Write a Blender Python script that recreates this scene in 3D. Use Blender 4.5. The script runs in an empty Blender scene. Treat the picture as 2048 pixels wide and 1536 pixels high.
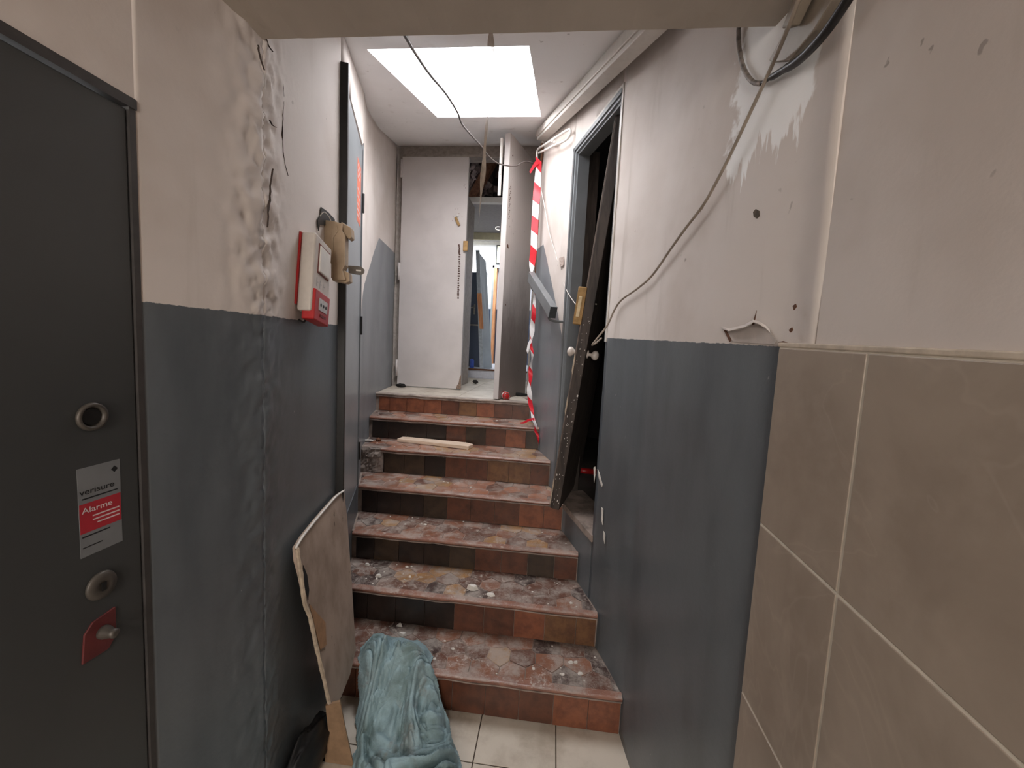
import bpy, bmesh, math, random
from mathutils import Vector, Matrix, noise
random.seed(7)
S = bpy.context.scene
COL = S.collection
# ---------------------------------------------------------------- camera, light, exposure
CF, CP, CR, CY, CZ = 820.0, -.0922, .0503, -.099, 1.622
_f = Vector((math.sin(CY)*math.cos(CP), math.cos(CY)*math.cos(CP), math.sin(CP)))
_r = Vector((math.cos(CY), -math.sin(CY), 0)); _u = _r.cross(_f)
R_ = _r*math.cos(CR)+_u*math.sin(CR); U_ = -_r*math.sin(CR)+_u*math.cos(CR)
cam = bpy.data.objects.new('camera', bpy.data.cameras.new('camera')); COL.objects.link(cam)
cam.data.sensor_width = 36; cam.data.lens = 36*CF/2048; cam.data.clip_start = .02
M = Matrix.Identity(4)
for i in range(3):
    M[i][0] = R_[i]; M[i][1] = U_[i]; M[i][2] = -_f[i]
M[2][3] = CZ
cam.matrix_world = M; S.camera = cam
S.view_settings.view_transform = 'Standard'; S.view_settings.look = 'None'
S.view_settings.gamma = 1; S.view_settings.use_curve_mapping = False
S.view_settings.exposure = 0.0
w = bpy.data.worlds.new('world'); S.world = w; w.use_nodes = True
w.node_tree.nodes['Background'].inputs[0].default_value = (.975, .975, 1.0, 1)
w.node_tree.nodes['Background'].inputs[1].default_value = 18.5

def area(name, loc, target, sx, sy, power, color, portal=False):
    l = bpy.data.lights.new(name, 'AREA'); l.shape = 'RECTANGLE'; l.size = sx; l.size_y = sy
    l.energy = power; l.color = color
    if portal: l.cycles.is_portal = True
    o = bpy.data.objects.new(name, l); COL.objects.link(o); o.location = loc
    d = Vector(target)-Vector(loc); o.rotation_euler = d.to_track_quat('-Z', 'Y').to_euler()
    return o
area('skylight_portal', (-.545, 2.33, 3.315), (-.545, 2.592, 2.315), .80, 1.22, 1, (1, 1, 1), True)
area('rear_fill', (-.1, -2.7, 1.75), (-.1, 3, 1.75), .9, 1.2, 53.0, (1.0, .935, .865))  # unseen warm fill added behind the camera to lift the near walls
area('corridor_fill', (-.1, -1.2, 2.34), (-.1, -1.2, 0), .3, .3, 20.0, (1.0, .925, .85))  # second added fill under the rear ceiling, no fixture there
area('back_room_lamp', (-1.3, 6.6, 3.35), (-1.3, 6.6, 0), 1.0, .6, 55.0, (.86, .93, 1.0))

# ---------------------------------------------------------------- helpers
def ray(px, py):
    return (R_*((px-1024)/CF)-U_*((py-768)/CF)+_f)
C0 = Vector((0, 0, CZ))
def at(px, py, y):
    d = ray(px, py); return C0+d*(y/d.y)
def atz(px, py, z):
    d = ray(px, py); return C0+d*((z-CZ)/d.z)
def atw(px, py, a, b, off=0.0):
    a = Vector((a[0], a[1], 0)); b = Vector((b[0], b[1], 0)); t = (b-a).normalized(); n = Vector((t.y, -t.x, 0))
    a = a+n*off; d = ray(px, py); c = C0.copy()
    return c+d*(n.dot(a-Vector((0, 0, 0)))-n.dot(Vector((0, 0, 0))))/n.dot(d)

class MB:
    def __init__(s): s.v = []; s.f = []; s.m = []
    def add(s, vs, fs, mi=0):
        o = len(s.v); s.v += [tuple(v) for v in vs]; s.f += [tuple(i+o for i in f) for f in fs]; s.m += [mi]*len(fs); return s
    def box(s, lo, hi, mi=0, mat=None):
        x0, y0, z0 = lo; x1, y1, z1 = hi
        vs = [Vector(p) for p in ((x0,y0,z0),(x1,y0,z0),(x1,y1,z0),(x0,y1,z0),(x0,y0,z1),(x1,y0,z1),(x1,y1,z1),(x0,y1,z1))]
        if mat: vs = [mat @ v for v in vs]
        return s.add(vs, [(0,3,2,1),(4,5,6,7),(0,1,5,4),(1,2,6,5),(2,3,7,6),(3,0,4,7)], mi)
    def prism(s, poly, d, mi=0):
        """poly: list of 3D points, d: extrusion vector"""
        n = len(poly); p = [Vector(q) for q in poly]; d = Vector(d)
        vs = p+[q+d for q in p]
        return s.add(vs, [tuple(range(n))[::-1], tuple(range(n, 2*n))]+[(i, (i+1) % n, n+(i+1) % n, n+i) for i in range(n)], mi)
    def tube(s, pts, r, n=8, mi=0, cap=True):
        pts = [Vector(p) for p in pts]; rs = r if isinstance(r, (list, tuple)) else [r]*len(pts)
        vs = []; up = Vector((0, 0, 1)); prev = None
        for i, p in enumerate(pts):
            t = (pts[min(i+1, len(pts)-1)]-pts[max(i-1, 0)]).normalized()
            a = prev if prev else (up if abs(t.z) < .9 else Vector((1, 0, 0)))
            b = t.cross(a).normalized(); a = b.cross(t).normalized(); prev = a
            for k in range(n):
                th = 2*math.pi*k/n; vs.append(p+(a*math.cos(th)+b*math.sin(th))*rs[i])
        fs = [(i*n+k, i*n+(k+1) % n, (i+1)*n+(k+1) % n, (i+1)*n+k) for i in range(len(pts)-1) for k in range(n)]
        if cap: fs += [tuple(range(n))[::-1], tuple(range((len(pts)-1)*n, len(pts)*n))]
        return s.add(vs, fs, mi)
    def lathe(s, prof, mat, n=24, mi=0):
        """prof: (radius, height) list along local Z"""
        vs = [mat @ Vector((r*math.cos(2*math.pi*k/n), r*math.sin(2*math.pi*k/n), h)) for r, h in prof for k in range(n)]
        fs = [(i*n+k, i*n+(k+1) % n, (i+1)*n+(k+1) % n, (i+1)*n+k) for i in range(len(prof)-1) for k in range(n)]
        fs += [tuple(range(n))[::-1], tuple(range((len(prof)-1)*n, len(prof)*n))]
        return s.add(vs, fs, mi)
    def build(s, name, mats, parent=None, bevel=0, smooth=False, seg=2):
        me = bpy.data.meshes.new(name); me.from_pydata(s.v, [], s.f); me.update()
        bm = bmesh.new(); bm.from_mesh(me); bmesh.ops.recalc_face_normals(bm, faces=bm.faces); bm.to_mesh(me); bm.free()
        if not isinstance(mats, (list, tuple)): mats = [mats]
        for m in mats: me.materials.append(m)
        for p, mi in zip(me.polygons, s.m): p.material_index = mi; p.use_smooth = smooth
        o = bpy.data.objects.new(name, me); COL.objects.link(o)
        if parent: o.parent = parent
        if bevel:
            b = o.modifiers.new('bevel', 'BEVEL'); b.width = bevel; b.segments = seg; b.limit_method = 'ANGLE'; b.angle_limit = .6
        return o
def tag(o, label=None, cat=None, group=None, kind=None):
    if label: o['label'] = label
    if cat: o['category'] = cat
    if group: o['group'] = group
    if kind: o['kind'] = kind
    return o
def empty(name, loc, label=None, cat=None, group=None, kind=None):
    o = bpy.data.objects.new(name, None); COL.objects.link(o); o.location = loc; o.empty_display_size = .1
    tag(o, label, cat, group, kind)
    return o
def keep(o, parent):
    """parent a world-space mesh to an empty that has been moved"""
    o.parent = parent; o.matrix_parent_inverse = Matrix.Translation(-Vector(parent.location)); return o
def spline(pts, k=6):
    pts = [Vector(p) for p in pts]; out = []
    for i in range(len(pts)-1):
        p0 = pts[max(i-1, 0)]; p1 = pts[i]; p2 = pts[i+1]; p3 = pts[min(i+2, len(pts)-1)]
        for j in range(k):
            t = j/k
            out.append(.5*((2*p1)+(p2-p0)*t+(2*p0-5*p1+4*p2-p3)*t*t+(3*p1-p0-3*p2+p3)*t**3))
    out.append(pts[-1]); return out

# ---------------------------------------------------------------- materials
def srgb(r, g, b):
    f = lambda c: (c/12.92 if c <= .04045 else ((c+.055)/1.055)**2.4)
    return (f(r/255), f(g/255), f(b/255), 1)
class NT:
    def __init__(s, name):
        s.mat = bpy.data.materials.new(name); s.mat.use_nodes = True; s.t = s.mat.node_tree
        s.b = s.t.nodes['Principled BSDF']; s.n = s.t.nodes
    def new(s, t, **kw):
        n = s.n.new(t)
        for k, v in kw.items(): setattr(n, k, v)
        return n
    def link(s, a, b): s.t.links.new(a, b)
    def pos(s):
        return s.new('ShaderNodeNewGeometry').outputs['Position']
    def obj(s):
        return s.new('ShaderNodeTexCoord').outputs['Object']
    def noise(s, scale, detail=4, rough=.55, vec=None, stretch=None, dist=0):
        n = s.new('ShaderNodeTexNoise'); n.inputs['Scale'].default_value = scale
        n.inputs['Detail'].default_value = detail; n.inputs['Roughness'].default_value = rough; n.inputs['Distortion'].default_value = dist
        v = vec or s.pos()
        if stretch:
            m = s.new('ShaderNodeMapping'); m.inputs['Scale'].default_value = stretch; s.link(v, m.inputs['Vector']); v = m.outputs[0]
        s.link(v, n.inputs['Vector']); return n.outputs['Fac']
    def math(s, op, a, b=None, c=None, clamp=False):
        n = s.new('ShaderNodeMath', operation=op); n.use_clamp = clamp
        for i, x in enumerate((a, b, c)):
            if x is None: continue
            if isinstance(x, (int, float)): n.inputs[i].default_value = x
            else: s.link(x, n.inputs[i])
        return n.outputs[0]
    def ramp(s, fac, lo, hi, a=0, b=1):
        n = s.new('ShaderNodeMapRange'); n.interpolation_type = 'SMOOTHSTEP'
        n.inputs[1].default_value = lo; n.inputs[2].default_value = hi; n.inputs[3].default_value = a; n.inputs[4].default_value = b
        s.link(fac, n.inputs[0]); return n.outputs[0]
    def mix(s, fac, a, b):
        n = s.new('ShaderNodeMix', data_type='RGBA')
        if isinstance(fac, (int, float)): n.inputs[0].default_value = fac
        else: s.link(fac, n.inputs[0])
        for i, x in ((6, a), (7, b)):
            if isinstance(x, tuple): n.inputs[i].default_value = x
            else: s.link(x, n.inputs[i])
        return n.outputs[2]
    def bump(s, h, strength=.3, dist=.01):
        n = s.new('ShaderNodeBump'); n.inputs['Strength'].default_value = strength; n.inputs['Distance'].default_value = dist
        s.link(h, n.inputs['Height']); s.link(n.outputs[0], s.b.inputs['Normal'])
    def set(s, color=None, rough=None, metal=None, spec=None):
        if color is not None:
            if isinstance(color, tuple): s.b.inputs['Base Color'].default_value = color
            else: s.link(color, s.b.inputs['Base Color'])
        if rough is not None:
            if isinstance(rough, (int, float)): s.b.inputs['Roughness'].default_value = rough
            else: s.link(rough, s.b.inputs['Roughness'])
        if metal is not None: s.b.inputs['Metallic'].default_value = metal
        if spec is not None: s.b.inputs['Specular IOR Level'].default_value = spec
        return s.mat
def simple(name, col, rough=.6, metal=0, var=.12, scale=30, bump=.15, bd=.002, dark=None):
    t = NT(name); n = t.noise(scale, 5); f = t.ramp(n, .35, .7, 0, 1)
    d = dark or tuple(c*(1-var*2.2) for c in col[:3])+(1,)
    t.set(t.mix(f, col, d), rough, metal); t.bump(n, bump, bd); return t.mat

CREAM = srgb(213, 204, 198); CREAM_D = srgb(198, 187, 179)
GREY = srgb(98, 103, 107); GREY_D = srgb(84, 89, 93)
def wall_mat(name, dado=None, cream=CREAM, cream_d=CREAM_D, patch=None, grey=GREY, grey_d=GREY_D, tilt=0.0):
    """dado: (base height, y where it starts to climb, slope, cap)"""
    t = NT(name); p = t.pos()
    big = t.noise(1.6, 4, .6); fine = t.noise(60, 4, .6); st = t.noise(3, 5, .6, stretch=(3, 3, .35))
    c = t.mix(t.ramp(big, .42, .68), cream, cream_d)
    c = t.mix(t.ramp(st, .60, .8, 0, .35), c, srgb(150, 138, 124))
    spots = t.ramp(t.noise(26, 3, .5), .70, .735, 0, .55)
    sp2 = t.math('MULTIPLY', spots, t.ramp(t.noise(3.1, 2, .5), .52, .62))
    c = t.mix(sp2, c, srgb(112, 100, 90))
    if patch:   # bare white plaster patch (y0,y1,z0,z1)
        y0, y1, z0, z1 = patch
        sep = t.new('ShaderNodeSeparateXYZ'); t.link(p, sep.inputs[0])
        wob = t.math('MULTIPLY', t.math('SUBTRACT', t.noise(9, 4, .65), .5), .22)
        yy = t.math('ADD', sep.outputs[1], wob); zz = t.math('ADD', sep.outputs[2], t.math('MULTIPLY', t.math('SUBTRACT', t.noise(14, 4, .6, stretch=(1, 2.5, .5)), .5), .3))
        e = .012
        m = t.math('MULTIPLY', t.math('MULTIPLY', t.ramp(yy, y0-e, y0+e), t.ramp(yy, y1-e, y1+e, 1, 0)), t.math('MULTIPLY', t.ramp(zz, z0-e, z0+e), t.ramp(zz, z1-e, z1+e, 1, 0)))
        c = t.mix(m, c, srgb(250, 250, 250))
    rough = .75
    if dado:
        h0, ys, sl, cap = dado
        sep = t.new('ShaderNodeSeparateXYZ'); t.link(p, sep.inputs[0])
        h = t.math('ADD', t.math('MULTIPLY', t.math('MAXIMUM', t.math('SUBTRACT', sep.outputs[1], ys), 0), sl), h0)
        h = t.math('ADD', t.math('MINIMUM', h, cap), t.math('MULTIPLY', t.math('MAXIMUM', t.math('MINIMUM', t.math('SUBTRACT', sep.outputs[1], .9), 1.2), -4), tilt))
        wob = t.math('MULTIPLY', t.math('SUBTRACT', t.noise(30, 4, .7), .5), .012)
        g = t.ramp(t.math('SUBTRACT', t.math('ADD', h, wob), sep.outputs[2]), -.001, .001)
        gc = t.mix(t.ramp(t.noise(2.2, 5, .6, stretch=(2, 2, .6)), .4, .7), grey, grey_d)
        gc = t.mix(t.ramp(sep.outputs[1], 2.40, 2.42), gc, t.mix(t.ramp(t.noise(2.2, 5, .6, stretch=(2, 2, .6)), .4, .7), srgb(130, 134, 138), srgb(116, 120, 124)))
        scr = t.ramp(t.noise(45, 3, .5, stretch=(1, 1, .4)), .735, .75, 0, .8)
        scr = t.math('MULTIPLY', scr, t.ramp(t.noise(2.4, 2), .5, .6))
        gc = t.mix(scr, gc, srgb(180, 176, 172))
        c = t.mix(g, c, gc)
        rough = t.math('ADD', t.math('MULTIPLY', g, -.42), t.math('ADD', .72, t.math('MULTIPLY', big, .1)))
    t.set(c, rough, spec=.45)
    hgt = t.math('ADD', t.math('MULTIPLY', fine, .3), t.noise(7, 4, .5))
    t.bump(hgt, .25, .006); return t.mat
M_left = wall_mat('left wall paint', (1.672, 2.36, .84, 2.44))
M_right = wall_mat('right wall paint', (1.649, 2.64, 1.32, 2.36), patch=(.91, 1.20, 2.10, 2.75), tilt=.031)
M_cream = wall_mat('cream paint', None)
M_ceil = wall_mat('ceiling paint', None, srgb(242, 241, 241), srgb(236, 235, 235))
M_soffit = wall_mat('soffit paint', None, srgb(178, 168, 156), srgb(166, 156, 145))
M_frame_cream = simple('beige frame paint', srgb(158, 148, 140), .55)
M_white_door = simple('white door paint', srgb(197, 190, 187), .45, var=.06, scale=3)
def leaf_dirty():
    t = NT('sooty door paint'); sep = t.new('ShaderNodeSeparateXYZ'); t.link(t.pos(), sep.inputs[0])
    f = t.math('ADD', t.ramp(sep.outputs[2], 2.5, 1.4, 0, .6), t.math('MULTIPLY', t.noise(2.5, 6, .65, stretch=(2, 2, 1)), .7))
    c = t.mix(t.ramp(f, .35, .95), srgb(206, 198, 193), srgb(132, 121, 116))
    sp = t.ramp(t.noise(11, 5, .6, stretch=(2, 2, 1)), .66, .72, 0, .8)
    c = t.mix(sp, c, srgb(70, 58, 52)); t.set(c, .38); t.bump(t.noise(30), .2, .002); return t.mat
M_leaf = leaf_dirty()
M_grey = simple('blue grey door paint', srgb(136, 140, 143), .35, var=.06, scale=4)
M_grey2 = simple('grey frame paint', srgb(112, 115, 117), .4, var=.08, scale=6)
M_ndoor = simple('dark grey door paint', srgb(61, 62, 62), .4, var=.05, scale=3)
M_black = simple('black paint', srgb(22, 20, 19), .5)
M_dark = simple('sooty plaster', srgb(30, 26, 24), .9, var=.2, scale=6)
M_beigetile = None
def tile_mat():
    t = NT('beige wall tile'); a = t.noise(3.2, 6, .6, dist=.8); b = t.noise(14, 5, .6)
    c = t.mix(t.ramp(a, .35, .7), srgb(160, 146, 132), srgb(144, 130, 117)); c = t.mix(t.ramp(b, .45, .75, 0, .35), c, srgb(172, 158, 144))
    wv = t.noise(2.3, 3, .5, dist=1.5); vein = t.math('MULTIPLY', t.ramp(wv, .49, .50), t.ramp(wv, .50, .512, 1, 0))
    c = t.mix(t.math('MULTIPLY', vein, .10), c, srgb(200, 184, 168))
    t.set(c, .42); t.bump(b, .05, .001); return t.mat
M_tile = tile_mat()
M_grout = simple('pale grout', srgb(212, 202, 186), .9, var=.06)
def ftile_mat():
    t = NT('cream floor tile'); c = t.mix(t.ramp(t.noise(5, 6, .65), .4, .72), srgb(202, 192, 178), srgb(170, 158, 142))
    sp = t.ramp(t.noise(38, 3, .5), .72, .76, 0, .8); c = t.mix(sp, c, srgb(105, 92, 80))
    t.set(c, .45); return t.mat
M_ftile = ftile_mat()
M_fgrout = simple('dark floor grout', srgb(70, 58, 48), .9)
def terra(name, col, dark, dust=.62, dd=.35):
    t = NT(name); a = t.noise(18, 5, .65); c = t.mix(t.ramp(a, .35, .7), col, dark)
    geo = t.new('ShaderNodeNewGeometry'); sep = t.new('ShaderNodeSeparateXYZ'); t.link(geo.outputs['Normal'], sep.inputs[0])
    up = t.ramp(sep.outputs[2], .3, .8)
    d1 = t.ramp(t.noise(9, 9, .78), .42, .62, 0, dust); d2 = t.ramp(t.noise(42, 5, .7), .54, .62, 0, .8)
    d2 = t.math('MULTIPLY', d2, t.ramp(t.noise(4, 3, .6), .40, .58))
    wv = t.noise(11, 4, .6, dist=2.5); d3 = t.math('MULTIPLY', t.math('MULTIPLY', t.ramp(wv, .49, .5), t.ramp(wv, .5, .515, 1, 0)), t.ramp(t.noise(5, 3, .6), .45, .6, 0, .7))
    d1 = t.math('MAXIMUM', d1, d3)
    f = t.math('MULTIPLY', up, t.math('MAXIMUM', d1, d2))
    c = t.mix(f, c, srgb(182, 170, 160))
    grime = t.ramp(t.noise(7, 6, .7, stretch=(1.2, 1.2, 1)), .5, .75, 0, dd); c = t.mix(grime, c, srgb(36, 26, 22))
    t.set(c, t.math('ADD', .3, t.math('MULTIPLY', f, .5))); t.bump(a, .2, .003); return t.mat
T_tread = [terra('terracotta tread', srgb(134, 90, 70), srgb(106, 68, 54)), terra('ochre tread', srgb(158, 118, 76), srgb(122, 88, 62)),
           terra('brown tread', srgb(104, 70, 58), srgb(80, 54, 46)), terra('salmon tread', srgb(156, 104, 80), srgb(128, 82, 64)),
           terra('dark tread', srgb(70, 53, 50), srgb(52, 39, 38))]
T_riser = [terra('orange riser', srgb(132, 80, 56), srgb(104, 60, 44), 0, .4), terra('ochre riser', srgb(118, 84, 56), srgb(92, 62, 44), 0, .35),
           terra('brown riser', srgb(98, 60, 44), srgb(74, 46, 36), 0, .4), terra('dark riser', srgb(42, 31, 26), srgb(28, 22, 19), 0, .5),
           terra('olive riser', srgb(62, 48, 36), srgb(44, 34, 27), 0, .45)]
M_nosing = terra('terracotta nosing', srgb(142, 100, 84), srgb(114, 74, 62), .6, .4)
M_mortar = simple('dusty mortar', srgb(152, 136, 126), .95, var=.22, scale=14, bump=.6, bd=.006)
M_rubble = simple('broken concrete', srgb(140, 128, 120), .95, var=.25, scale=20, bump=.8, bd=.01)
M_plaster = simple('white plaster', srgb(216, 210, 202), .9, var=.08)
M_white = simple('white plastic', srgb(222, 218, 212), .4, var=.03)
M_red = simple('red plastic', srgb(176, 32, 34), .35, var=.06)
M_beige = simple('aged beige casing', srgb(176, 154, 128), .5, var=.14, scale=8)
M_metal = simple('dull steel', srgb(150, 146, 140), .35, 1, var=.1)
M_dullm = simple('tarnished lock metal', srgb(84, 78, 72), .5, .35, var=.1)
M_brass = simple('old brass', srgb(160, 128, 84), .45, .6, var=.15)
M_trunk = simple('cream trunking', srgb(204, 198, 190), .45, var=.04)
M_cable_g = simple('grey cable', srgb(150, 136, 122), .5)
M_cable_d = simple('dark grey cable', srgb(92, 84, 80), .5)
M_cable_b = simple('black cable', srgb(24, 23, 23), .45)
M_cable_w = simple('white cable', srgb(206, 198, 190), .5)
def wood(name, a, b, rough=.7, sx=(30, 3, 30)):
    t = NT(name); n = t.noise(1.5, 6, .6, stretch=sx, dist=.6); t.set(t.mix(t.ramp(n, .35, .68), a, b), rough); t.bump(n, .3, .002); return t.mat
M_pine = wood('pine wood', srgb(222, 200, 180), srgb(198, 174, 152), sx=(3, 30, 30))
M_beam = wood('roof beam wood', srgb(176, 124, 94), srgb(136, 92, 70))
M_oldwood = wood('grimy dark wood', srgb(70, 60, 54), srgb(44, 37, 33), sx=(25, 25, 3))
def board_mat():
    t = NT('stained plasterboard'); a = t.noise(4, 6, .65, stretch=(1, 1, .7)); c = t.mix(t.ramp(a, .4, .7), srgb(172, 152, 137), srgb(140, 121, 107))
    m = t.ramp(t.noise(30, 5, .7, stretch=(1, 1, .5)), .60, .68); m = t.math('MULTIPLY', m, t.ramp(t.noise(5, 3, .6), .47, .60))
    c = t.mix(t.math('MULTIPLY', m, .8), c, srgb(64, 50, 42)); c = t.mix(t.ramp(t.noise(2.2, 3), .56, .66, 0, .5), c, srgb(80, 66, 56))
    t.set(c, .85); t.bump(a, .3, .003); return t.mat
M_board = board_mat()
M_boardedge = simple('broken board edge', srgb(186, 168, 148), .95, var=.15, scale=40, bump=.8, bd=.004)
def cloth_mat():
    t = NT('dirty teal cloth'); c = t.mix(t.ramp(t.noise(5, 5, .6), .4, .66), srgb(142, 166, 172), srgb(108, 128, 127))
    c = t.mix(t.ramp(t.noise(7, 6, .7, dist=.5), .53, .74, 0, .55), c, srgb(122, 108, 94)); t.set(c, .8)
    t.bump(t.math('ADD', t.noise(70, 4, .6, dist=1), t.noise(22, 3, .5, dist=1.5)), .55, .006); return t.mat
M_cloth = cloth_mat()
M_tred = simple('red tape', srgb(214, 38, 52), .4, var=.04); M_twhite = simple('white tape', srgb(226, 222, 222), .4, var=.04)
def glass(name, a=.06):
    t = NT(name); tr = t.new('ShaderNodeBsdfTransparent'); gl = t.new('ShaderNodeBsdfGlossy'); gl.inputs['Roughness'].default_value = .05
    mx = t.new('ShaderNodeMixShader'); mx.inputs[0].default_value = a; t.link(tr.outputs[0], mx.inputs[1]); t.link(gl.outputs[0], mx.inputs[2])
    t.link(mx.outputs[0], t.n['Material Output'].inputs[0]); return t.mat
M_glass = glass('skylight glass')
def film():
    t = NT('dusty clear film'); tr = t.new('ShaderNodeBsdfTransparent'); mx = t.new('ShaderNodeMixShader')
    t.set(srgb(176, 162, 148), .4); t.link(t.ramp(t.noise(25, 4, .6, stretch=(1, 1, .3)), .35, .6, .45, .95), mx.inputs[0])
    t.link(tr.outputs[0], mx.inputs[1]); t.link(t.b.outputs[0], mx.inputs[2]); t.link(mx.outputs[0], t.n['Material Output'].inputs[0]); return t.mat
M_film = film()
M_bluedark = simple('dark blue paint', srgb(62, 72, 92), .4, var=.08, scale=5)
M_bluegrey = simple('pale blue grey paint', srgb(150, 158, 162), .4, var=.06, scale=5)
M_roomwall = simple('back room wall', srgb(206, 204, 210), .7, var=.04); M_roomcream = simple('back room cream wall', srgb(214, 208, 178), .7, var=.04)
M_roomfloor = simple('back room floor', srgb(208, 210, 220), .35, var=.05)
M_panel = simple('grey ceiling panel', srgb(164, 160, 162), .8, var=.05)
M_orange = wood('orange door frame wood', srgb(212, 150, 104), srgb(180, 118, 78), sx=(25, 25, 3))
M_rust = simple('rusty stain', srgb(104, 66, 44), .8, var=.2, scale=60)

# ---------------------------------------------------------------- plan
YS = {1: 1.655, 2: 1.925, 3: 2.19, 4: 2.455, 5: 2.735, 6: 3.02, 7: 3.30, 8: 3.86}
ZS = {0: 0.0, 1: .178, 2: .352, 3: .512, 4: .688, 5: .862, 6: 1.028, 7: 1.180}
LW = [(-.80, 1.055), (-.915, 1.66), (-1.19, 2.42), (-1.32, 2.735), (-1.40, 3.02), (-1.47, 3.29), (-1.56, 3.86)]
RW = [(.47, .86), (.42, 1.30), (.37, 1.66), (.245, 2.04), (.05, 2.63), (-.17, 3.30), (-.20, 3.40)]
def xat(pl, y):
    if y < pl[0][1]: return pl[0][0]
    for (x0, y0), (x1, y1) in zip(pl, pl[1:]):
        if y <= y1 or (x1, y1) == pl[-1]: return x0+(x1-x0)*(y-y0)/(y1-y0)
def onrw(px, py, off):
    d = ray(px, py)
    for A_, B_ in zip(RW, RW[1:]):
        p = atw(px, py, A_, B_, -off)
        if A_[1]-.03 <= p.y <= B_[1]+.03: return p
    return atw(px, py, (.45, 0), (.45, 1))
def ceil_z(y): return 2.87+.262*(y-1.76)

def strip(mb, pl, zlo, zhi, side, step=.06, disp=None, mi=0, th=.06, zstep=None):
    """wall surface following plan polyline; zlo/zhi numbers or functions of y; side +1: solid behind lies to -x (left wall), -1: to +x"""
    pts = []
    for (a, b) in zip(pl, pl[1:]):
        n = max(1, int(math.dist(a, b)/step))
        for i in range(n): pts.append((a[0]+(b[0]-a[0])*i/n, a[1]+(b[1]-a[1])*i/n))
    pts.append(pl[-1])
    f = lambda z, y: z(y) if callable(z) else z
    nz = zstep or 1; vs = []; nn = nz+1
    nrm = []
    for i in range(len(pts)):
        a = pts[max(i-1, 0)]; b = pts[min(i+1, len(pts)-1)]; t = Vector((b[0]-a[0], b[1]-a[1], 0)).normalized(); nrm.append(Vector((t.y, -t.x, 0))*side)
    for i, (x, y) in enumerate(pts):
        for j in range(nn):
            z = f(zlo, y)+(f(zhi, y)-f(zlo, y))*j/nz; p = Vector((x, y, z))
            if disp: p = p+nrm[i]*disp(p)
            vs.append(p)
    N = len(vs)
    for i, (x, y) in enumerate(pts):
        for j in (0, 1):
            z = f(zhi if j else zlo, y); vs.append(Vector((x, y, z))-nrm[i]*th)
    fs = [(i*nn+j, (i+1)*nn+j, (i+1)*nn+j+1, i*nn+j+1) for i in range(len(pts)-1) for j in range(nz)]
    for i in range(len(pts)-1):
        fs.append((N+2*i, N+2*i+1, N+2*i+3, N+2*i+2))
        fs.append((i*nn, N+2*i, N+2*i+2, (i+1)*nn)); fs.append((i*nn+nz, (i+1)*nn+nz, N+2*i+3, N+2*i+1))
    for i in (0, len(pts)-1): fs.append(tuple([i*nn+j for j in range(nn)]+[N+2*i+1, N+2*i]))
    mb.add(vs, fs, mi)

def wrinkle(p):
    d = math.exp(-((p.y-1.055)/.10)**2) if p.y < 1.055 else math.exp(-((p.y-1.055)/.10)**2)
    if p.z > 2.6: d = 0
    n1 = noise.noise(Vector((p.y*20, 3.1, p.z*15))); n2 = 1-abs(noise.noise(Vector((p.y*26+n1, 7.7, p.z*16)))*2.2)
    n3 = 1-abs(noise.noise(Vector((p.y*50, 1.7, p.z*42)))*2)
    low = .45 if p.z < 1.67 else 1
    return d*low*(.008*n2+.009*n3+.010*n1)*.8+.0015*noise.noise(Vector((p.y*4, 0, p.z*3)))*min(1, max(0, (p.y-.73)*20))

# left wall -------------------------------------------------------
mb = MB()
strip(mb, [(-.80, -3.0), (-.80, -.11)], 0, 2.40, 1, 1)
strip(mb, [(-.80, -.11), (-.80, .725)], 2.035, 2.40, 1, .3)
strip(mb, [(-.80, .725), (-.80, 1.055)], 0, 2.42, 1, .010, wrinkle, zstep=230)
strip(mb, LW[:2], 0, lambda y: ceil_z(y)+.01, 1, .010, wrinkle, zstep=280)
strip(mb, LW[1:3], lambda y: 2.725+.03*(y-1.66), lambda y: ceil_z(y)+.01, 1, .1)
strip(mb, LW[1:3], 0, .70, 1, .1)
strip(mb, LW[2:], 0, lambda y: ceil_z(y)+.01, 1, .05, lambda p: .004*noise.noise(p*6)+.004*noise.noise(p*2.5), zstep=60)
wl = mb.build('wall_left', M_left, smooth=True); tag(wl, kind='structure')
wl.data.shade_flat()
for p in wl.data.polygons: p.use_smooth = len(p.vertices) == 4 and p.area < .02
# cracks and peeled paint flakes on the left corner
def crack(pts_px, plane, wid, off=.012, name='paint_crack', mat=None):
    a, b = plane; c = [atw(x, y, a, b, off) for x, y in pts_px]; c = spline(c, 4); mb = MB(); n = len(c); t = (Vector((b[0], b[1], 0))-Vector((a[0], a[1], 0))).normalized()
    vs = []
    for i, p in enumerate(c):
        w = wid*.6*(math.sin(math.pi*(i+.25)/(n-.5))**.7)*(.35+1.2*random.random()); p = p+t*random.uniform(-1, 1)*.002; vs += [p-t*w, p+t*w]
    nr = Vector((t.y, -t.x, 0)); m = len(vs); vs += [v-nr*.004 for v in vs]
    fs = []
    for i in range(n-1): fs += [(2*i, 2*i+1, 2*i+3, 2*i+2), (m+2*i, m+2*i+2, m+2*i+3, m+2*i+1), (2*i, 2*i+2, m+2*i+2, m+2*i), (2*i+1, m+2*i+1, m+2*i+3, 2*i+3)]
    mb.add(vs, fs); return mb.build(name, mat or M_crack, wl)
M_crack = simple('dark crack', srgb(62, 50, 44), .9)
PL1 = (LW[0], LW[1]); PL2 = (LW[1], LW[2]); PL3 = (LW[2], LW[6])
crack([(548, 338), (543, 365), (541, 400), (538, 425), (537, 455)], PL1, .0035, .016)
crack([(567, 168), (568, 190), (567, 230), (566, 260), (568, 315), (577, 352)], PL1, .0014, .003)
crack([(533, 72), (538, 90), (547, 103)], PL1, .0025, .014)
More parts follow.
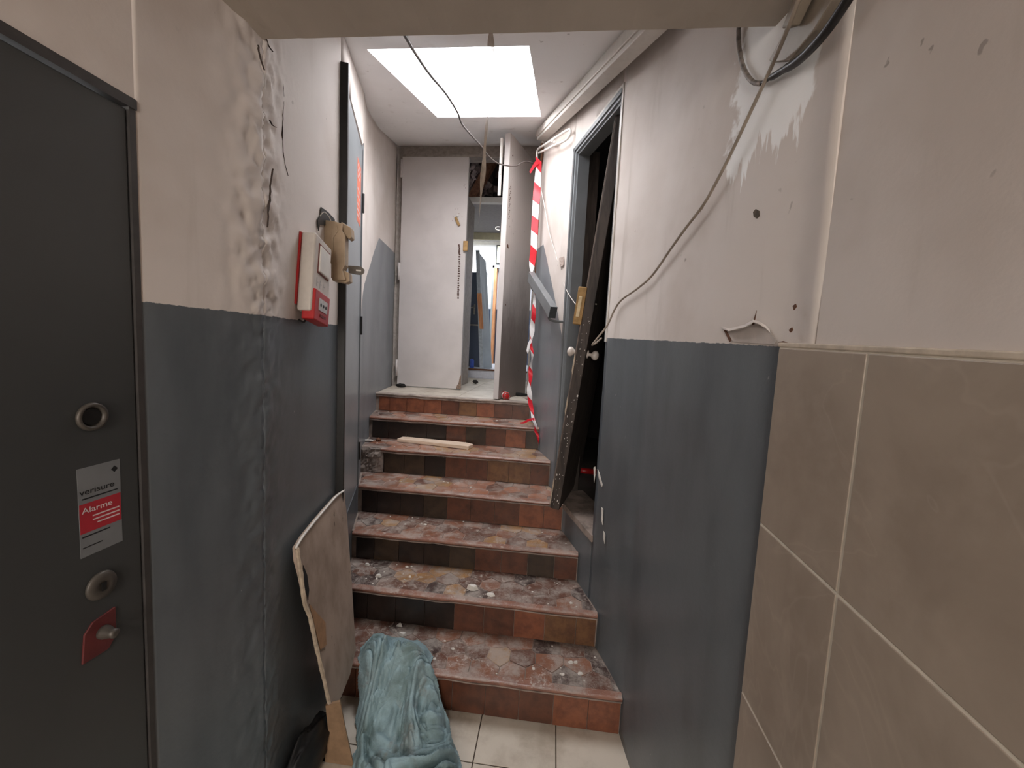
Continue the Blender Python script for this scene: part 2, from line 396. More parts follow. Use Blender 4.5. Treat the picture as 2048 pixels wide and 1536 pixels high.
crack([(518, 90), (521, 110), (530, 140)], PL1, .002, .02)
crack([(541, 240), (546, 250), (555, 256)], PL1, .002, .014)
crack([(703, 62), (708, 82), (716, 95), (718, 115), (728, 140), (737, 160)], ((-.93, 1.7), (-1.19, 2.42)), .0035, .004)
crack([(734, 164), (737, 175), (740, 190)], ((-1.0, 1.9), (-1.19, 2.42)), .003, .004)

# near left door -------------------------------------------------
d1 = empty('door_1', (-.80, .3, 0), kind='structure')
def P(mbx, name, mats, parent, **k): return keep(mbx.build(name, mats, **k), parent)
P(MB().box((-.845, -.095, .005), (-.803, .712, 2.018)), 'door_leaf', M_ndoor, d1, bevel=.003)
fr = MB(); fr.box((-.86, .7135, 0), (-.7985, .725, 2.04)); fr.box((-.86, -.125, 0), (-.797, -.097, 2.04)); fr.box((-.86, -.11, 2.022), (-.797, .727, 2.04))
P(fr, 'door_frame', simple('brown door frame edge', srgb(58, 54, 52), .6), d1)
def onwall(x, y, z): return Matrix.Translation((x, y, z)) @ Matrix.Rotation(math.pi/2, 4, 'Y')
p = atw(180, 833, (-.803, 0), (-.803, 1))
P(MB().lathe([(.022, 0), (.025, .003), (.024, .008), (.019, .009), (.017, .004), (.016, .002)], onwall(-.803, p.y, p.z), 32), 'lock_ring', M_dullm, d1, smooth=True)
P(MB().lathe([(.015, 0), (.015, .0035), (.006, .0037)], onwall(-.8025, p.y, p.z), 24), 'keyhole', M_black, d1)
p = atw(203, 1170, (-.80, 0), (-.80, 1))
P(MB().lathe([(.024, 0), (.026, .002), (.024, .007), (.012, .009), (.008, .007)], onwall(-.803, p.y, p.z), 32), 'lock_rosette', M_dullm, d1, smooth=True)
kk = MB(); kk.box((-.7955, p.y-.004, p.z-.009), (-.7935, p.y+.004, p.z+.006)); P(kk, 'keyhole', M_black, d1)
p = atw(202, 1270, (-.80, 0), (-.80, 1))
pl = [(-.8035, p.y-.031, p.z-.034), (-.8035, p.y+.012, p.z-.036), (-.8035, p.y+.026, p.z-.018), (-.8035, p.y+.027, p.z+.038), (-.8035, p.y-.012, p.z+.033), (-.8035, p.y-.026, p.z+.018)]
P(MB().prism(pl, (.004, 0, 0)), 'lock_plate', simple('dark red plate', srgb(92, 36, 36), .5), d1, bevel=.001)
P(MB().lathe([(.012, 0), (.012, .006), (.008, .02), (.0085, .026), (.004, .028)], onwall(-.80, p.y+.003, p.z+.004), 20), 'lock_knob', M_dullm, d1, smooth=True)
# sticker
q = [atw(162, 945, (-.803, 0), (-.803, 1)), atw(258, 1090, (-.803, 0), (-.803, 1))]
sy0, sy1 = .607, .677
zt = atw(210, 925, (-.803, 0), (-.803, 1)).z; zb = atw(207, 1098, (-.803, 0), (-.803, 1)).z
sw = sy1-sy0; sh = zt-zb
M_stk = simple('sticker paper', srgb(112, 114, 116), .5, var=.04); M_stkr = simple('sticker red', srgb(160, 34, 46), .6, var=.04)
st = P(MB().box((-.803, sy0, zb), (-.8024, sy1, zt)), 'sticker', M_stk, d1)
keep_parent = st
def onsticker(mbx, name, m): o = mbx.build(name, m); o.parent = st; return o
rd = onsticker(MB().box((-.8024, sy0+.001, zb+sh*.27), (-.8021, sy1-.001, zb+sh*.60)), 'red_panel', M_stkr)
def text(body, size, mat, loc, rot, parent, name='lettering', align='LEFT', ext=.0002, sx=1):
    c = bpy.data.curves.new(name, 'FONT'); c.body = body; c.size = size; c.extrude = ext; c.align_x = align
    o = bpy.data.objects.new(name, c); COL.objects.link(o)
    dg = bpy.context.evaluated_depsgraph_get(); me = bpy.data.meshes.new_from_object(o.evaluated_get(dg))
    bpy.data.objects.remove(o); me.name = name
    o = bpy.data.objects.new(name, me); me.materials.clear(); me.materials.append(mat); COL.objects.link(o)
    me.transform(Matrix.Translation(loc) @ rot @ Matrix.Diagonal((sx, 1, 1, 1)))
    if parent: o.parent = parent
    return o
RL = Matrix(((0, 0, 1, 0), (1, 0, 0, 0), (0, 1, 0, 0), (0, 0, 0, 1)))   # text on a face looking to +x: reads along +y
M_ink = simple('black ink', srgb(28, 28, 30), .5); M_paler = simple('pale print', srgb(206, 190, 190), .5)
text('verisure', sw*.215, M_ink, (-.8022, sy0+sw*.03, zb+sh*.70), RL, st, ext=.0002, sx=1.15)
text('Alarme', sw*.21, M_paler, (-.8019, sy0+sw*.06, zb+sh*.49), RL, st, sx=1.15)
mbx = MB()
for i in range(3): mbx.box((-.8021, sy0+sw*(.30 if i < 2 else .4), zb+sh*(.43-.045*i)), (-.8019, sy1-sw*.06, zb+sh*(.445-.045*i)))
onsticker(mbx, 'small_print', M_paler)
mbx = MB(); mbx.box((-.8024, sy0+sw*.08, zb+sh*.645), (-.8022, sy1-sw*.08, zb+sh*.66)); mbx.box((-.8024, sy0+sw*.05, zb+sh*.22), (-.8022, sy1-sw*.3, zb+sh*.235)); mbx.box((-.8024, sy0+sw*.05, zb+sh*.10), (-.8022, sy1-sw*.5, zb+sh*.112))
onsticker(mbx, 'small_print', M_ink)
mbx = MB(); c = (sy1-sw*.14, zb+sh*.90); r = .006
mbx.prism([(-.8024, c[0]+dx*r, c[1]+dz*r) for dx, dz in ((0, -1), (1, 0), (0, 1), (-1, 0))], (.0003, 0, 0)); onsticker(mbx, 'emblem', M_ink)

# right wall ---------------------------------------------------------
def rdisp(p): return .005*noise.noise(p*2.2)+.0015*noise.noise(p*9)
mb = MB()
strip(mb, [(.47, -3.0), (.47, .80)], 0, 2.40, -1, .5)
strip(mb, [(.47, .80), (.475, .90), (.42, 1.30), (.37, 1.66), (.245, 2.04)], 0, lambda y: (ceil_z(y) if y > .9 else 2.45)+.01, -1, .03, rdisp, zstep=70)
strip(mb, [(.245, 2.04), (.05, 2.63)], 2.83, lambda y: ceil_z(y)+.01, -1, .1)
strip(mb, [(.245, 2.04), (.05, 2.63)], 0, .675, -1, .1)
strip(mb, [(.05, 2.63), (-.17, 3.30), (-.20, 3.40)], 0, lambda y: ceil_z(y)+.01, -1, .05, rdisp, zstep=60)
strip(mb, [(-.20, 3.40), (-.13, 3.42), (-.13, 3.90)], 1.0, lambda y: ceil_z(y)+.01, -1, .2)
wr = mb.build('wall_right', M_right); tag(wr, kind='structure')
for p in wr.data.polygons: p.use_smooth = len(p.vertices) == 4 and p.area < .02
# tiles on the right wall, each a part
G = .0052
def tilt(mb): mb.v = [(x, y, z+(.034*(y-.903) if z > .2 else 0)) for x, y, z in mb.v]; return mb
for zi, (z0, z1) in enumerate(((0, .105), (.105, .495), (.495, .883), (.883, 1.271), (1.271, 1.648))):
    for (y0, y1) in ((.657, .903), (.057, .657), (-.543, .057), (-1.143, -.543)):
        o = tilt(MB().box((.459, y0+G/2, z0+G/2), (.471, y1-G/2, z1-G/2))).build('tile', M_tile, wr, bevel=.0015)
tilt(MB().box((.4603, -1.14, 0), (.4705, .9, 1.650))).build('grout', M_grout, wr)
tilt(MB().box((.4585, -1.14, 1.648), (.476, .905, 1.657))).build('tile_trim', simple('pale tile trim', srgb(206, 192, 174), .6), wr, bevel=.002)
# holes, sticker, peeling paint on the right wall
PRW = ((.475, .90), (.42, 1.30))
def patch_poly(px, plane, off, d, name, mat, parent):
    pts = [atw(x, y, plane[0], plane[1], off) for x, y in px]; t = (Vector((plane[1][0], plane[1][1], 0))-Vector((plane[0][0], plane[0][1], 0))).normalized()
    return MB().prism(pts, Vector((t.y, -t.x, 0))*d).build(name, mat, parent)
patch_poly([(1506, 424), (1511, 418), (1518, 422), (1518, 432), (1513, 437), (1507, 433)], PRW, -.004, .003, 'wall_hole', simple('exposed hole', srgb(92, 80, 66), .9, scale=80, var=.25), wr)
# peeling paint: bare patch with a curled lip
patch_poly([(1447, 661), (1475, 662), (1505, 649), (1520, 650), (1537, 662), (1552, 680), (1548, 688), (1500, 686), (1460, 683)], PRW, -.003, .001, 'bare_plaster', simple('bare plaster patch', srgb(186, 176, 170), .9, var=.05), wr)
patch_poly([(1447, 660), (1452, 661), (1463, 680), (1459, 684)], PRW, -.0045, .001, 'paint_crack', M_rust, wr)
patch_poly([(1513, 621), (1508, 649), (1503, 650)], PRW, -.0045, .001, 'paint_crack', M_rust, wr)
lip = MB(); pts = [(1443, 658), (1458, 663), (1474, 659), (1490, 655), (1504, 647), (1507, 645), (1518, 649), (1530, 656), (1540, 665)]
a = [atw(x, y-5, *PRW, -.003) for x, y in pts]; b = [atw(x, y, *PRW, -.016 if 0 < i < 7 else -.005) for i, (x, y) in enumerate(pts)]
n = len(a); lip.add([v for pr in zip(a, b) for v in pr], [(2*i, 2*i+1, 2*i+3, 2*i+2) for i in range(n-1)])
o = lip.build('peeling_paint', M_right, wr); s_ = o.modifiers.new('s', 'SOLIDIFY'); s_.thickness = .0015
for pp in ([(1585, 612), (1590, 608), (1592, 613), (1587, 620)], [(1577, 660), (1583, 655), (1585, 660), (1580, 665)], [(1556, 684), (1566, 682), (1575, 686), (1562, 688)]):
    patch_poly(pp, ((.47, .80), (.475, .90)), -.012, .002, 'paint_flake', M_rust, wr)
PRF = ((.05, 2.63), (-.17, 3.30))
o = patch_poly([(1118, 516), (1127, 513), (1127, 530), (1120, 535)], PRF, -.006, .001, 'paper_label', simple('aged paper', srgb(186, 168, 158), .8, scale=120, var=.2), wr)
# chipped paint near the dark doorway
for pp in ([(1187, 935), (1190, 933), (1190, 950), (1188, 965)], [(1195, 938), (1198, 945), (1205, 970), (1203, 974), (1197, 955)], [(1203, 1015), (1206, 1018), (1205, 1050), (1202, 1040)], [(1207, 1062), (1210, 1070), (1209, 1088), (1206, 1075)]):
    patch_poly(pp, ((.37, 1.66), (.245, 2.04)), -.006, .002, 'paint_chip', M_plaster, wr)

# ceilings -----------------------------------------------------------
mb = MB(); n = 60; vs = []
for i in range(n+1):
    x = -.86+1.42*i/n; j = .004*noise.noise(Vector((x*25, 1, 0)))+.003*noise.noise(Vector((x*70, 5, 0)))
    vs += [(x, -3.0, 2.370), (x, 1.052+j, 2.372+j), (x, 1.055, 2.75), (x, 1.0, 2.75), (x, 1.0, 2.5), (x, -3.0, 2.5)]
fs = [(6*i+k, 6*i+(k+1) % 6, 6*i+6+(k+1) % 6, 6*i+6+k) for i in range(n) for k in range(6)]+[tuple(range(6))[::-1], tuple(range(6*n, 6*n+6))]
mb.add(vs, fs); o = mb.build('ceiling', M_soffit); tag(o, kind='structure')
# sloped upper ceiling with skylight opening
sx0, sx1, sy0_, sy1_ = -.905, -.185, 1.862, 2.925
def slab(mb, x0, x1, y0, y1, th=.05):
    a = [(x0, y0), (x1, y0), (x1, y1), (x0, y1)]
    mb.add([(x, y, ceil_z(y)) for x, y in a]+[(x, y, ceil_z(y)+th) for x, y in a], [(0,1,2,3),(7,6,5,4),(0,4,5,1),(1,5,6,2),(2,6,7,3),(3,7,4,0)])
mb = MB(); slab(mb, -1.9, .6, 1.0, sy0_); slab(mb, -1.9, .6, sy1_, 3.95); slab(mb, -1.9, sx0, sy0_, sy1_); slab(mb, sx1, .6, sy0_, sy1_)
uc = mb.build('ceiling', M_ceil); tag(uc, kind='structure')
sk = empty('window_1', (-.54, 2.4, ceil_z(2.4)), kind='structure')
mb = MB(); e = .03; H = .245
def sq(y, dz): return ceil_z(y)+dz
for (x0, x1, y0, y1) in ((sx0-e, sx0, sy0_-e, sy1_+e), (sx1, sx1+e, sy0_-e, sy1_+e), (sx0, sx1, sy0_-e, sy0_), (sx0, sx1, sy1_, sy1_+e)):
    a = [(x0, y0), (x1, y0), (x1, y1), (x0, y1)]
    mb.add([(x, y, sq(y, .05)) for x, y in a]+[(x, y, sq(y, H)) for x, y in a], [(0,1,2,3),(7,6,5,4),(0,4,5,1),(1,5,6,2),(2,6,7,3),(3,7,4,0)])
keep(mb.build('skylight_curb', M_ceil), sk)
mb = MB(); a = [(sx0-.002, sy0_-.002), (sx1+.002, sy0_-.002), (sx1+.002, sy1_+.002), (sx0-.002, sy1_+.002)]
mb.add([(x, y, sq(y, H-.012)) for x, y in a]+[(x, y, sq(y, H-.006)) for x, y in a], [(0,1,2,3),(7,6,5,4),(0,4,5,1),(1,5,6,2),(2,6,7,3),(3,7,4,0)])
keep(mb.build('pane', M_glass), sk)

# floor ---------------------------------------------------------------
fl = MB().box((-1.0, -3.0, -.06), (.60, 1.72, -.003)).build('floor', M_fgrout); tag(fl, kind='structure')
xs = [.101+.323*i for i in range(-4, 3)]; ys_ = [1.44-.323*i for i in range(0, 14)]; ys_ = [1.70]+ys_
tproto = {}
for y1, y0 in zip(ys_, ys_[1:]):
    for x0 in xs[:-1]:
        a, b = max(x0, -.95), min(x0+.323, .55)
        if b-a < .02: continue
        MB().box((a+.0022, y0+.0022, -.006), (b-.0022, y1-.0022, 0)).build('tile', M_ftile, fl, bevel=.001, seg=1)
# end wall behind the camera
o = MB().box((-.9, -3.06, 0), (.6, -3.0, 2.4)).build('wall_rear', M_cream); tag(o, kind='structure')

# ---------------------------------------------------------------- staircase
stc = empty('staircase', (-.4, 1.655, 0), 'seven-step staircase clad in worn terracotta tiles, covered in dust and plaster bits', 'staircase')
def clip(poly, p, n):
    out = []
    for i in range(len(poly)):
        a, b = poly[i], poly[(i+1) % len(poly)]; da = (a[0]-p[0])*n[0]+(a[1]-p[1])*n[1]; db = (b[0]-p[0])*n[0]+(b[1]-p[1])*n[1]
        if da <= 0: out.append(a)
        if (da < 0 < db) or (db < 0 < da):
            t = da/(da-db); out.append((a[0]+(b[0]-a[0])*t, a[1]+(b[1]-a[1])*t))
    return out
for k in range(1, 8):
    y0 = YS[k]; y1 = YS[k+1]+(.03 if k < 7 else 0.12); z = ZS[k]; zp = ZS[k-1]
    xl0, xl1 = xat(LW, y0), xat(LW, y1); xr0, xr1 = xat(RW, y0), xat(RW, min(y1, 3.40))
    if k == 7: xr1 = -.13; y1 = 5.3; xl1 = -1.56
    st_ = empty('step', (0, 0, 0)); st_.parent = stc; st_.matrix_parent_inverse = Matrix.Translation(-Vector(stc.location))
    # mortar body
    body = [(xl0-.01, y0), (xr0+.01, y0), (xr1+.01, y1), (xl1-.01, y1)]
    if k == 7: body = [(xl0-.01, y0), (xr0+.01, y0), (-.19, 3.4), (-.12, 3.45), (-.12, y1), (-1.57, y1), (-1.57, 3.9)]
    MB().prism([(x, y, zp-.03) for x, y in body], (0, 0, z-.0022-zp+.03)).build('step_core', M_mortar, st_)
    # riser tiles
    x = xr0-.004; tw = .148 if k % 2 else .152; first = True
    xx = xl0+.03
    if k == 5: xx = -1.20
    cols = []
    cx = xr0-.004
    if k in (1, 3): cx = xr0-.004+.0
    off = random.random()*.1
    while cx > xx+.01:
        w = tw if cols else tw-off*.6; a = max(cx-w, xx); cols.append((a, cx)); cx = a
    for i, (a, b) in enumerate(cols):
        if b-a < .015: continue
        u = (b+a)/2; fr_ = (u-xl0)/(xr0-xl0)
        if k in (7,): pal = [0, 0, 1, 2]
        elif k == 1: pal = [2, 0, 2, 0]
        elif fr_ < .42: pal = [3, 3, 3, 4]
        elif fr_ < .66: pal = [3, 2, 4, 2]
        else: pal = [0, 2, 0, 1] if k not in (3, 6) else [4, 2, 4, 0]
        j = .0012*random.uniform(-1, 1)
        zt_ = z-.030; zb_ = zp+.004
        MB().box((a+.0012, y0-.010+j, zb_), (b-.0012, y0+.002, zt_)).build('riser_tile', T_riser[random.choice(pal)], st_, bevel=.0012, seg=1)
    # nosing and mortar line
    def prof_strip(name, prof, xa, xb, mat, wob=.0015):
        mb = MB(); n = 40; vs = []; m = len(prof)
        for i in range(n+1):
            X = xa+(xb-xa)*i/n; dz = wob*noise.noise(Vector((X*9, k*3.3, 0)))*1.5+wob*.6*noise.noise(Vector((X*40, k*5, 2)))
            for (dy, dzz) in prof: vs.append((X, y0+dy, z+dzz+dz))
        mb.add(vs, [(m*i+q, m*i+(q+1) % m, m*i+m+(q+1) % m, m*i+m+q) for i in range(n) for q in range(m)]+[tuple(range(m))[::-1], tuple(range(m*n, m*n+m))])
        return mb.build(name, mat, st_, smooth=False)
    xb_ = xr0-.002; xa_ = xl0+.012
    if k == 5: xa_ = -1.17
    nose = [(.010, .0015)]+[(-.016+.009*-math.sin(t)*1.0, -.009+.0095*math.cos(t)) for t in (0, .5, 1.0, 1.57, 2.1, 2.7)]+[(.010, -.019)]
    if k < 7:
        prof_strip('nosing', nose, xa_, xb_, M_nosing)
        prof_strip('mortar_line', [(.002, -.019), (-.021, -.019), (-.022, -.024), (-.012, -.031), (.002, -.031)], xa_, xb_, M_mortar, .003)
    else:
        prof_strip('nosing', nose, xl0+.004, xb_, simple('dusty stone nosing', srgb(176, 162, 152), .8, var=.2, scale=12), .003)
        prof_strip('mortar_line', [(.002, -.019), (-.017, -.019), (-.018, -.030), (-.010, -.036), (.002, -.036)], xl0+.004, xb_, M_mortar, .004)
    # tread tiles
    yy0, yy1 = y0+.011, YS[k+1]-.001 if k < 7 else 5.28
    if k < 7:
        quad = [(xat(LW, yy0)+.012, yy0), (xat(RW, yy0)-.004, yy0), (xat(RW, yy1)-.004, yy1), (xat(LW, yy1)+.012, yy1)]
        rows = 3; pts = []; dx = .118
        for r in range(rows):
            yc = yy0+(yy1-yy0)*(r+.5)/rows; X = quad[3][0]-.05+(dx/2 if r % 2 else 0)
            while X < quad[1][0]+.06:
                pts.append((X+random.uniform(-.016, .016), yc+random.uniform(-.008, .008))); X += dx*random.uniform(.92, 1.1)
        for i, p in enumerate(pts):
            poly = list(quad)
            for j, q in enumerate(pts):
                if i == j or abs(p[0]-q[0]) > .3: continue
                nx, ny = q[0]-p[0], q[1]-p[1]; L = math.hypot(nx, ny)
                poly = clip(poly, ((p[0]+q[0])/2-nx/L*.0018, (p[1]+q[1])/2-ny/L*.0018), (nx, ny))
                if len(poly) < 3: break
            if len(poly) < 3: continue
            ar = abs(sum(poly[a][0]*poly[(a+1) % len(poly)][1]-poly[(a+1) % len(poly)][0]*poly[a][1] for a in range(len(poly))))/2
            if ar < .0004: continue
            fr_ = (p[0]-quad[0][0])/(quad[1][0]-quad[0][0])
            pal = [3, 3, 0, 0, 3, 1, 2] if k > 3 else [0, 2, 0, 2, 0, 1, 2, 2, 4]
            if fr_ > .9 and k in (1, 2, 3): pal = [4, 4, 2]
            if fr_ < .12: pal = [2, 4, 0]
            if k == 1 and fr_ < .35: pal = [2, 4, 2]
            dz = random.uniform(-.0012, .0012)
            MB().prism([(a, b, z-.006) for a, b in poly], (0, 0, .006+dz)).build('tread_tile', T_tread[random.choice(pal)], st_, bevel=.0012, seg=1)
    else:
        gx = [-.32*i-.14 for i in range(0, 6)]; gy = [3.311, 3.58, 3.90, 4.22, 4.54, 4.86, 5.18, 5.28]
        for i in range(5):
            for j in range(len(gy)-1):
                quad = [(gx[i+1]+.002, gy[j]+.002), (gx[i]-.002, gy[j]+.002), (gx[i]-.002, gy[j+1]-.002), (gx[i+1]+.002, gy[j+1]-.002)]
                # cut to the walls
                quad = clip(quad, (-.17-.006, 3.30), (1, .3)) if j == 0 else quad
                quad = clip(quad, (-1.47+.008, 3.29), (-1, -.158))
                if len(quad) < 3: continue
                MB().prism([(a, b, z-.006) for a, b in quad], (0, 0, .006)).build('landing_tile', M_ftile, st_, bevel=.0008, seg=1)
    if k == 5:   # broken corner with exposed concrete
        mb = MB(); bm_ = []
        nx, nz = 14, 12; vs = []
        for i in range(nx+1):
            for j in range(nz+1):
                X = -1.325+.165*i/nx; Z = zp+.002+(z-.004-zp)*j/nz
                edge = min(1, (nx-i)/4)
                Y = y0-.012*edge+.004-.022*edge*noise.noise(Vector((X*22, Z*17, 3)))-.02*abs(noise.noise(Vector((X*47, Z*53, 1))))*edge
                vs.append((X, Y, Z))
        q = nz+1
        mb.add(vs, [(i*q+j, (i+1)*q+j, (i+1)*q+j+1, i*q+j+1) for i in range(nx) for j in range(nz)])
        o = mb.build('broken_concrete', M_rubble, st_); s_ = o.modifiers.new('s', 'SOLIDIFY'); s_.thickness = .02; s_.offset = -1
        MB().prism([(-1.325, y0-.02, z-.02), (-1.17, y0-.02, z-.018), (-1.14, y0+.02, z-.001), (-1.33, y0+.02, z-.001)], (0, .03, 0)).build('broken_concrete', M_rubble, st_)

# ---------------------------------------------------------------- left blue door
d2 = empty('door_2', (-1.05, 2.04, .70), kind='structure')
a = Vector((-.915, 1.66, 0)); b = Vector((-1.19, 2.42, 0)); t = (b-a).normalized(); n_ = Vector((t.y, -t.x, 0))
def frame2(o): return Matrix(((t.x, n_.x, 0, o.x), (t.y, n_.y, 0, o.y), (0, 0, 1, 0), (0, 0, 0, 1)))   # local x along wall, y out of wall
F2 = frame2(a)
L2 = (b-a).length
P(MB().box((.035, -.045, .70), (L2-.012, -.004, 2.725), 0, F2), 'door_leaf', M_grey, d2, bevel=.002)
P(MB().box((-.004, -.05, .18), (.022, .030, 2.715), 0, F2), 'door_edge_post', M_black, d2, bevel=.002)
P(MB().box((L2-.010, -.05, .70), (L2+.004, .004, 2.76), 0, F2), 'door_frame', M_grey2, d2)
for z in (2.42, 1.70, .92): P(MB().lathe([(.007, 0), (.007, .11)], F2 @ Matrix.Translation((L2-.008, .007, z-.055)), 12), 'hinge', M_black, d2)
stk = P(MB().box((L2-.21, -.004, 2.27), (L2-.05, -.0032, 2.60), 0, F2), 'warning_label', simple('orange warning label', srgb(214, 116, 92), .5, var=.1, scale=40), d2)
mbx = MB()
for i, zz in enumerate((2.565, 2.535, 2.505, 2.44, 2.40, 2.36, 2.33, 2.30)): mbx.box((L2-.195, -.0032, zz), (L2-.07-(i % 3)*.02, -.0028, zz+.010), 0, F2)
o = mbx.build('small_print', M_paler); o.parent = stk

# ---------------------------------------------------------------- back wall, white double doors
bw = empty('wall_back', (-.9, 3.86, 1.18), kind='structure')
mb = MB(); yb0, yb1 = 3.862, 3.98
mb.box((-1.62, yb0, 3.325), (-.12, yb1, 3.46)); mb.box((-1.62, yb0, 1.16), (-1.50, yb1, 3.325)); mb.box((-.245, yb0, 1.16), (-.12, yb1, 3.325))
keep(mb.build('wall_surface', M_frame_cream), bw)
keep(MB().box((-1.50, 3.835, 3.312), (-.24, 3.865, 3.335)).build('door_head_trim', M_frame_cream), bw)
keep(MB().box((-1.525, 3.85, 1.18), (-1.498, 3.868, 3.33)).build('door_jamb_trim', M_frame_cream), bw)
d3 = empty('door_3', (-1.18, 3.86, 1.18), kind='structure')
P(MB().box((-1.497, 3.818, 1.188), (-.872, 3.862, 3.306)), 'door_leaf', M_white_door, d3, bevel=.003)
P(MB().box((-1.4985, 3.835, 3.3065), (-.872, 3.850, 3.3115)).box((-1.4995, 3.835, 1.188), (-1.4972, 3.850, 3.31)), 'gap_shade_strip', M_black, d3)  # thin black strips paint the shadow line around the closed leaf
for z in (3.20, 2.27, 1.36): P(MB().lathe([(.011, 0), (.011, .16)], Matrix.Translation((-1.503, 3.812, z-.08)), 12), 'hinge', M_white_door, d3, smooth=True)
def pd(px, py): return at(px, py, 3.816)
c = [pd(918, 490), pd(919, 510), pd(918, 540), pd(917, 570), pd(916, 596)]
mbx = MB()
for i in range(26):
    q = i/25; s0 = c[min(int(q*4), 3)]; s1 = c[min(int(q*4)+1, 4)]; pp = s0.lerp(s1, q*4-min(int(q*4), 3))
    mbx.box((pp.x-.008*random.uniform(.5, 1.3), 3.8165, pp.z-.007), (pp.x+.008*random.uniform(.5, 1.3), 3.8185, pp.z+.007))
P(mbx, 'gouge_marks', simple('gouged wood', srgb(84, 62, 54), .9), d3)
q = pd(915, 443); mt = Matrix.Translation(q) @ Matrix.Rotation(-.45, 4, 'Y')
P(MB().box((-.012, -.018, -.045), (.012, .001, .04), 0, mt), 'bolt', M_brass, d3, bevel=.003)
P(MB().lathe([(.010, -.006), (.012, 0), (.006, .008)], Matrix.Translation(pd(915, 432)) @ Matrix.Rotation(math.pi/2, 4, 'X'), 14), 'screw_head', M_white, d3, smooth=True)
q = pd(932, 493); P(MB().box((q.x-.022, 3.79, q.z-.045), (q.x+.020, 3.818, q.z+.045)), 'strike_block', M_brass, d3, bevel=.003)
for x, y in ((910, 418), (916, 418), (918, 427), (906, 432), (905, 441), (924, 432), (928, 372), (931, 376), (930, 370)):
    q = pd(x, y); P(MB().lathe([(.003, 0), (.003, .002)], Matrix.Translation((q.x, 3.8175, q.z)) @ Matrix.Rotation(math.pi/2, 4, 'X'), 8), 'screw_hole', M_rust, d3)
q = pd(918, 762); P(MB().prism([(q.x-.025, 3.8165, 1.19), (q.x+.02, 3.8165, 1.19), (q.x+.018, 3.8165, 1.33), (q.x+.005, 3.8165, 1.30), (q.x-.005, 3.8165, 1.24), (q.x-.02, 3.8165, 1.22)], (0, .002, 0)), 'chipped_corner', simple('chipped wood', srgb(140, 118, 102), .9, scale=60, var=.25), d3)
# open leaf
A = Vector((-.452, 3.285, 0)); B = Vector((-.272, 3.835, 0)); t4 = (B-A).normalized(); n4 = Vector((t4.y, -t4.x, 0)); L4 = (B-A).length
F4 = Matrix(((t4.x, n4.x, 0, A.x), (t4.y, n4.y, 0, A.y), (0, 0, 1, 0), (0, 0, 0, 1)))
d4 = empty('door_4', (-.36, 3.56, 1.18), kind='structure')
P(MB().box((0, -.022, 1.186), (L4, .022, 3.248), 0, F4), 'door_leaf', M_leaf, d4, bevel=.002)
P(MB().box((-.003, -.023, 1.188), (.0, .021, 3.244), 0, F4), 'door_edge', M_white_door, d4)
for z in (3.10, 2.4, 1.95): P(MB().lathe([(.006, 0), (.006, .002)], F4 @ Matrix.Translation((.05, .022, z)) @ Matrix.Rotation(-math.pi/2, 4, 'X'), 10), 'screw_hole', M_rust, d4)
P(MB().lathe([(.012, 0), (.012, .003)], F4 @ Matrix.Translation((.035, .022, 2.41)) @ Matrix.Rotation(-math.pi/2, 4, 'X'), 14), 'spindle_hole', M_rust, d4)
mbx = MB()
for i in range(16): mbx.lathe([(.006, 0), (.006, .002)], F4 @ Matrix.Translation((.035+.008*math.sin(i*2.1), .022, 2.62+.016*i)) @ Matrix.Rotation(-math.pi/2, 4, 'X'), 8)
P(mbx, 'gouge_marks', simple('worn edge paint', srgb(132, 116, 106), .9), d4)
P(MB().box((-.04, -.045, 2.93), (-.02, -.03, 3.20), 0, F4).box((-.035, -.05, 2.78), (-.022, -.03, 2.96), 0, F4), 'sealing_strip', M_white, d4)
q = at(996, 457, 3.28); P(MB().tube(spline([q+Vector((.012, 0, .012)), q+Vector((-.012, -.004, .01)), q+Vector((-.018, -.004, -.004)), q+Vector((0, 0, -.012)), q+Vector((.012, 0, -.012))], 4), .0035, 8), 'latch_eye', M_white, d4, smooth=True)

# ---------------------------------------------------------------- back rooms seen through the gap
br = empty('wall_passage', (-1.2, 6, 1.2), kind='structure')
def K(mb, name, m, par=None, **k): return keep(mb.build(name, m, **k), par or br)
o = MB().box((-2.2, 5.3, 1.0), (.3, 9.0, 1.30)).build('floor', M_roomfloor); tag(o, kind='structure')
K(MB().box((-2.2, 5.28, 1.285), (.3, 5.31, 1.305)), 'sill_edge', M_rust)
K(MB().box((-1.05, 3.98, 1.18), (-.955, 4.55, 3.10)), 'wall_return', M_frame_cream)
K(MB().box((-1.75, 4.5, 1.18), (-1.65, 7.2, 3.4)), 'wall_surface', M_roomcream)
K(MB().box((-.12, 3.98, 1.18), (-.02, 7.2, 3.9)), 'wall_surface', M_roomwall)
K(MB().box((-1.80, 7.2, 2.25), (.0, 7.3, 3.6)), 'wall_surface', M_roomwall)
K(MB().box((-1.80, 7.2, 1.30), (.0, 7.3, 2.25)), 'wall_surface', M_bluedark)
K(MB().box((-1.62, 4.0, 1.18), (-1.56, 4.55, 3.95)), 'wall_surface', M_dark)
K(MB().box((-1.7, 4.38, 3.10), (.0, 4.44, 3.155)), 'ceiling_rail', M_white)
K(MB().box((-1.9, 4.44, 3.105), (.0, 5.55, 3.13)), 'ceiling_panel', M_panel)
K(MB().box((-1.9, 5.55, 3.02), (.0, 5.60, 3.13)), 'ceiling_beam', M_roomcream)
K(MB().box((-1.9, 5.60, 3.4), (.0, 7.3, 3.45)), 'ceiling_panel', M_panel)
K(MB().box((-1.88, 3.90, 3.95), (.1, 7.4, 4.0)), 'roof_void', M_dark)  # slab stops short on the left, slot added to let sky into the void
K(MB().box((-2.1, 3.90, 1.0), (-2.05, 7.4, 3.97)), 'wall_surface', M_roomwall)
